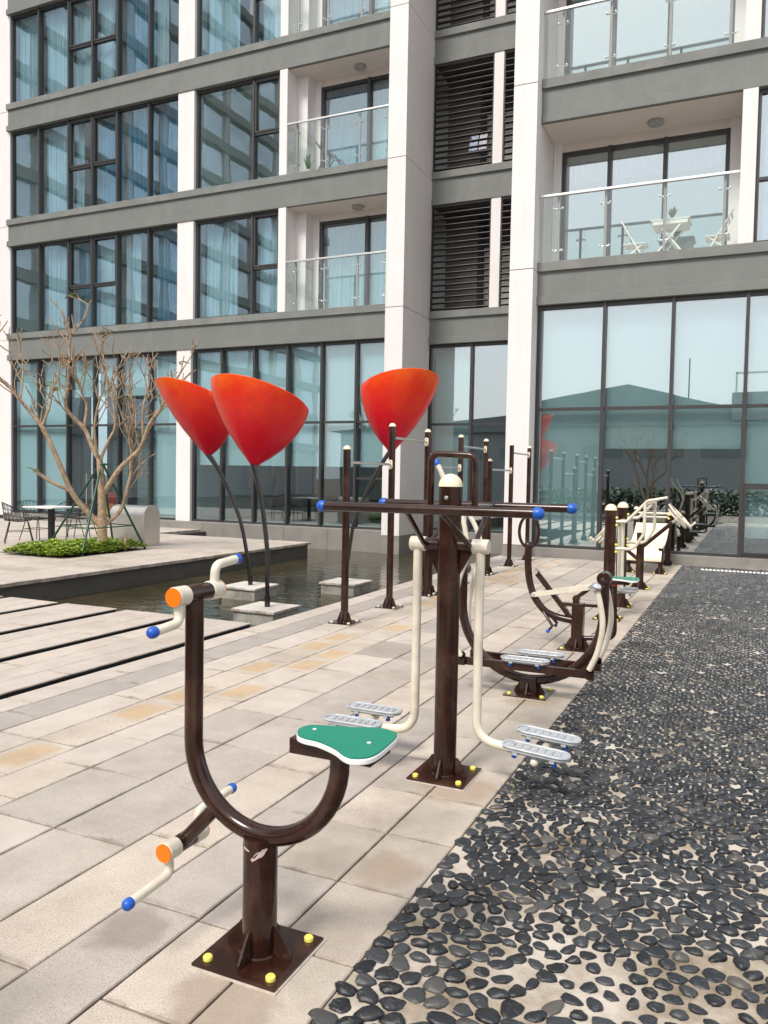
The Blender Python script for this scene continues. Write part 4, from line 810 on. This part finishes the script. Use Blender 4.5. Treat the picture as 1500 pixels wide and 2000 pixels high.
for i in range(11000):
    x = random.uniform(-12.0, -10.62); y = random.uniform(10.08, 12.28); ed = min(x + 12.0, -10.62 - x, y - 10.08, 12.28 - y); hmax = .085 + .14 * min(1, ed / .15) * (.7 + .3 * math.sin(x * 9 + y * 4) * math.sin(y * 7)); z = hmax * random.uniform(.45, 1.0)
    a = random.uniform(0, 6.28); L = random.uniform(.05, .085); w = L * .45; tl = random.uniform(-.2, .7); c, s = math.cos(a), math.sin(a); b = len(gv); dz = L * tl * .5
    gv += [(x, y, z), (x + c * L * .5 - s * w, y + s * L * .5 + c * w, z + dz), (x + c * L, y + s * L, z + dz * .6), (x + c * L * .5 + s * w, y + s * L * .5 - c * w, z + dz)]; gf.append((b, b + 1, b + 2, b + 3))
gc = MB(); gc.v = gv; gc.f = gf; o = struct(gc.build('ground_cover', COVER, None, 0), 'stuff'); o['label'] = 'low bright green ground cover filling the tree bed'
stump = MB().cyl((-10.72, 11.75, 0), (-10.71, 11.76, .34), .03, 10).build('cut_stump', BARK); tag(stump, 'short cut wooden stub in the ground cover before the steel bin', 'stump')

# steel bin with arched lid
BINM = paint('bin_metal', (.60, .57, .53), .36, .05, 3, metal=.8)
t = thing('steel_bin', 'stainless steel bin with rounded top standing behind the planting bed', 'bin', (-11.42, 12.82, 0))
MB().box(-.45, .42, -.22, .22, .012, .62).build('body', BINM, t, 0, .004)
arch = [(-.22 * math.cos(math.pi * k / 16), .62 + .20 * math.sin(math.pi * k / 16)) for k in range(17)]
MB().slab3([(-.47, y * 1.03, z + .001) for y, z in arch], (.86, 0, 0)).build('lid', BINM, t, 40)
ep = [(.391, -.235, .0), (.391, .235, 0)] + [(.391, -y * 1.07, .62 + (z - .62) * 1.08) for y, z in arch]
MB().slab3(ep, (.04, 0, 0)).build('end_panel', BINM, t, 40); MB().box(-.45, .50, -.26, .26, 0, .012).build('foot', BINM, t, 0)

# wire chairs and table
WIRE = paint('black_wire', (.012, .012, .013), .4, .2); TOP = paint('table_top', (.70, .68, .65), .5, .04)
t = thing('cafe_table', 'square white-topped cafe table on a black pedestal, left of the tree', 'table', (-13.3, 12.4, 0))
MB().box(-.42, .42, -.38, .38, .715, .745).build('tabletop', TOP, t, 0, .006); MB().box(-.05, .05, -.05, .05, .02, .714).build('pedestal', WIRE, t, 0, .004); MB().box(-.24, .24, -.24, .24, 0, .02).build('base', WIRE, t, 0, .004)
def wire_chair(loc, rz, label):
    t = thing('wire_chair', label, 'chair', (*loc, 0), 'black wire chairs round the cafe table', rz)
    for sx in (-1, 1):
        for sy in (-1, 1): MB().cyl((sx * .17, sy * .17, .44), (sx * .27, sy * .25, 0), .0095, 8).build('leg', WIRE, t)
    MB().tube(fillet([(-.2, -.2, .25), (.2, -.2, .25), (.2, .2, .25), (-.2, .2, .25)], .02) , .006, 6, True).build('stretcher', WIRE, t)
    s = MB(); S = lambda u, v: Vector((u * (.25 + .02 * v), v * .24, .44 + .03 * u * u + .02 * v * v))
    for i in range(11):
        q = -1 + .2 * i; s.tube([S(q, -1 + .25 * k) for k in range(9)], .0035, 5); s.tube([S(-1 + .25 * k, q) for k in range(9)], .0035, 5)
    s.tube([S(*p) for p in ((-1, -1), (0, -1), (1, -1), (1, 0), (1, 1), (0, 1), (-1, 1), (-1, 0))], .008, 6, True); s.build('seat', WIRE, t)
    b = MB(); Bk = lambda a, h: Vector((-.27 * math.cos(a) - .05 * h, .29 * math.sin(a) * (1 + .1 * h), .47 + .37 * h * (.62 + .38 * math.cos(a))))
    for i in range(13):
        a = R(-100 + 200 * i / 12); b.tube([Bk(a, h) for h in (0, .5, 1)], .0035, 5); a2 = R(-100 + 200 * max(0, i - 2) / 12); b.tube([Bk(a2, 0), Bk((a + a2) / 2, .5), Bk(a, 1)], .0035, 5)
    for h in (.0, .33, .66): b.tube([Bk(R(-100 + 10 * k), h) for k in range(21)], .004, 5)
    b.tube([Bk(R(-100 + 10 * k), 1) for k in range(21)], .008, 6); b.build('backrest', WIRE, t)
wire_chair((-13.58, 11.82), .9, 'black wire chair in front of the cafe table, nearest the pool')
wire_chair((-13.85, 12.55), .1, 'black wire chair left of the cafe table, partly hidden by the nearer chair')
wire_chair((-13.3, 13.25), 3.6, 'black wire chair right of the table, behind the tree stakes')
wire_chair((-14.0, 13.5), 4.8, 'black wire chair behind the cafe table toward the glass')

# coloured play cubes behind the ground-floor glass
for x, y, z, s, c, nm in ((-18.3, 18.7, .18, .36, (.75, .16, .01), 'orange'), (-17.9, 18.75, .18, .36, (.05, .08, .3), 'dark blue'), (-17.5, 18.7, .18, .36, (.85, .2, .01), 'bright orange'), (-18.1, 18.75, .541, .34, (.07, .28, .02), 'green'), (-17.45, 18.72, .541, .32, (.6, .03, .02), 'red')):
    o = MB().box(-s / 2, s / 2, -s / 2, s / 2, 0, s).build('play_cube', paint('cube_' + nm.replace(' ', '_'), c, .5, .05), None, 0, .03, (x, y, z)); tag(o, nm + ' soft play cube behind the ground-floor glass, left of the bin', 'play cube', 'soft play cubes behind the glass')

# balcony furniture
WW = paint('white_paint_wood', (.80, .78, .74), .5, .03); ZB = L0 + .18
t = thing('folding_table', 'white folding table on the first-floor balcony at the upper right', 'table', (-1.48, 15.85, ZB))
MB().box(-.34, .34, -.28, .28, .62, .645).build('tabletop', WW, t, 0, .004)
for s in (-1, 1): MB().obox((-.24, s * .24, .02), (.24, s * .24, .62), .03, .035, (0, 1, 0)).build('leg', WW, t, 0); MB().obox((.24, s * .2, .02), (-.24, s * .2, .62), .03, .035, (0, 1, 0)).build('leg', WW, t, 0)
MB().box(-.3, .3, -.27, .27, .55, .6195).build('apron', WW, t, 0)
for x, s, lab in ((-2.1, 1, 'white folding chair on the left of the balcony table'), (-.68, -1, 'white folding chair on the right of the balcony table')):
    t = thing('folding_chair', lab, 'chair', (x, 15.85, ZB), 'white folding chairs on the balcony')
    for i in range(5): MB().box(s * (-.17 + .085 * i) - .036, s * (-.17 + .085 * i) + .036, -.2, .2, .27, .288).build('seat_slat', WW, t, 0)
    for y in (-.18, .18):
        MB().obox((s * .16, y, .0), (s * -.26, y, .72), .022, .03, (0, 1, 0)).build('back_post', WW, t, 0); MB().obox((s * -.2, y * .88, 0), (s * .16, y * .88, .28), .022, .03, (0, 1, 0)).build('leg', WW, t, 0)
    for z in (.5, .58, .66): xx = s * (.16 - .42 * z / .72); MB().box(xx - .012, xx + .012, -.167, .167, z, z + .045).build('back_slat', WW, t, 0)
def pot_plant(loc, label, n, L, potr, col, spread):
    t = thing('potted_plant', label, 'plant', loc); MB().lathe((0, 0, 0), [(potr * .75, 0), (potr, potr * 1.5), (potr * .9, potr * 1.5)], 18).build('pot', TOP, t)
    m = MB()
    for i in range(n):
        a = random.uniform(0, 6.28); sp = random.uniform(.1, spread); h = L * random.uniform(.6, 1); w = .018; c, s = math.cos(a), math.sin(a); z = potr * 1.4
        m.add([(-s * w, c * w, z), (s * w, -c * w, z), (c * sp * h * .5 + s * w * 1.3, s * sp * h * .5 - c * w * 1.3, z + h * .6), (c * sp * h, s * sp * h, z + h), (c * sp * h * .5 - s * w * 1.3, s * sp * h * .5 + c * w * 1.3, z + h * .6)], [(0, 1, 2, 4), (4, 2, 3)])
    m.build('foliage', paint('plant_leaf', col, .5, .25, 20), t, 0)
pot_plant((-1.47, 15.85, ZB + .646), 'small pale plant standing on the white balcony table', 26, .22, .05, (.22, .26, .18), .8)
pot_plant((-10.45, 17.95, ZB + FH), 'spiky potted plant on the second-floor balcony left of the column', 24, .45, .1, (.10, .17, .06), .7)
t = thing('balcony_chair', 'dark wire lounge chair behind the balcony glass beside the spiky plant', 'chair', (-9.85, 18.0, ZB + FH))
MB().tube(cat([(-.3, -.2, .75), (.0, -.2, .42), (.25, -.2, .36), (.4, -.2, .02)]), .012, 8).tube(cat([(-.3, .2, .75), (.0, .2, .42), (.25, .2, .36), (.4, .2, .02)]), .012, 8).build('frame', WIRE, t)
s = MB()
for k in range(8): q = k / 7; s.cyl((-.3 + .5 * q, -.2, .75 - .39 * q ** .6), (-.3 + .5 * q, .2, .75 - .39 * q ** .6), .006, 6)
s.build('seat', WIRE, t); MB().cyl((.0, -.2, .42), (-.25, -.2, 0), .011).cyl((.0, .2, .42), (-.25, .2, 0), .011).build('leg', WIRE, t)
t = thing('drying_rack', 'laundry rack with hanging cloths behind the second-floor louvres', 'drying rack', (-6.38, 19.55, ZB + FH))
r = MB()
for s in (-1, 1): r.cyl((-.25, s * .2, .0), (.25, s * .2, .95), .012).cyl((.25, s * .2, .0), (-.25, s * .2, .95), .012)
for k in range(5): r.cyl((-.25 + .125 * k, -.22, .95), (-.25 + .125 * k, .22, .95), .006, 6)
r.build('frame', WIRE, t)
for x, w_, c, lab in ((-6.52, .22, (.55, .62, .78), 'pale blue striped towel hanging on the rack behind the louvres'), (-6.28, .2, (.75, .75, .78), 'white cloth hanging on the rack behind the louvres')):
    V = []; n = 10
    for i in range(n + 1):
        for z, yy in ((.55, -.12), (.96, -.02), (.97, .02), (.65, .12)): V.append((-w_ / 2 + w_ * i / n, yy + .012 * math.sin(i * 1.7), z))
    o = MB().add(V, [(4 * i + j, 4 * i + 4 + j, 4 * i + 5 + j, 4 * i + 1 + j) for i in range(n) for j in range(3)]).build('towel', paint('cloth', c, .9, .1, 12), None, 60, 0, (x, 19.4, ZB + FH)); tag(o, lab, 'towel')
o = MB().lathe((0, 0, 0), [(.11, 0), (.14, .2), (.13, .2)], 20).build('bucket', RED, None, 40, 0, (-6.40, 19.5, ZB + FH + .0)); tag(o, 'red bucket on the floor behind the second-floor louvres', 'bucket')
o = MB().lathe((0, 0, 0), [(.13, 0), (.16, .34), (.15, .34)], 20).build('laundry_tub', paint('dark_red', (.2, .01, .02), .6), None, 40, 0, (-5.3, 19.6, ZB)); tag(o, 'dark red tub behind the narrow first-floor louvre', 'tub')

# ------------------------------------------------------------------ what the windows reflect, behind the camera
HALLW = paint('hall_wall', (.30, .33, .33), .8, .06, 1); HALLR = paint('hall_roof', (.20, .24, .24), .6, .06, 1)
t = thing('gabled_hall', 'low grey-green hall with shallow gable roof, seen reflected in the right windows', 'building', (-8.3, -30, -.7))
MB().prism([(-26, -14), (20, -14), (20, 0), (-26, 0)], 0, 6.4).build('wall', HALLW, t, 0)
MB().slab3([(-27, .4, 6.2), (-8, .4, 7.9), (0, .4, 9.2), (6.2, .4, 7.6), (21, .4, 6.2)], (0, -15, 0)).build('roof', HALLR, t, 0)
MB().cyl((4.0, -2, 7.6), (4.0, -2, 11.2), .05, 8).build('mast', FRAME, t)
for i in range(9): MB().box(-20 + 4.2 * i, -17 + 4.2 * i, .001, .05, 3.9, 4.8).build('window', HALLR, t, 0)
MB().box(7.0, 16, -8, .6, 6.5, 8.4).build('plant_room', HALLW, t, 0)
rl = MB()
for x in (7.2, 9.4, 11.6, 13.8): rl.box(x, x + .12, .3, .42, 8.4, 9.8)
rl.box(7.2, 14, .3, .42, 9.68, 9.8).build('roof_rail', WHITEP, t, 0)
TLEDGE = paint('tower_ledge', (.34, .35, .34), .8, .06, .6)
t = thing('opposite_tower', 'tall apartment tower with grey ledges, seen reflected in the upper left windows', 'building', (-46, -12, -.7))
MB().box(-12, 0, -34, 20, 0, 46).build('wall', paint('tower_wall', (.62, .62, .61), .8, .05, .5), t, 0)
gm = MB().box(0, .06, -1.5, 1.5, 0, 2.5).mesh('tower_window', paint('tower_glass', (.66, .74, .82), .12, .25, .4, metal=.9), 0)
for k in range(13):
    MB().box(0, .45, -34, 20, 4.9 + 3.42 * k, 5.7 + 3.42 * k).build('ledge', TLEDGE, t, 0)
    for j in range(12): link(gm, 'window', t, (.001, -31.5 + 4.4 * j, 5.72 + 3.42 * k))
for j in range(13): MB().box(.0, .30, -33.95 + 4.4 * j, -33.35 + 4.4 * j, 0, 46).build('pier', WHITE, t, 0)
hv = MB()
for i in range(9000):
    x = random.uniform(-12, 6); y = -9 + random.uniform(-.6, .6); z = random.uniform(0, 1.1); a, b_ = random.uniform(0, 6.28), random.uniform(-.8, .8); L = random.uniform(.12, .2); c, s = math.cos(a), math.sin(a); hv.add([(x, y, z), (x + c * L * .5 - s * L * .4, y + s * L * .5 + c * L * .4, z + b_ * L), (x + c * L, y + s * L, z + b_ * L), (x + c * L * .5 + s * L * .4, y + s * L * .5 - c * L * .4, z)], [(0, 1, 2, 3)])
o = struct(hv.build('hedge', paint('hedge_leaf', (.045, .095, .02), .5, .4, 6), None, 0), 'stuff'); o['label'] = 'clipped green hedge seen reflected in the right windows'
t2 = thing('frangipani_tree', 'bare tree beside the hedge, seen only as a reflection in the right windows', 'tree', (-4.3, -8.0, 0))
for ch in list(tree.children):
    if ch.name.split('.')[0] != 'leaf': c = ch.copy(); COL.objects.link(c); c.parent = t2
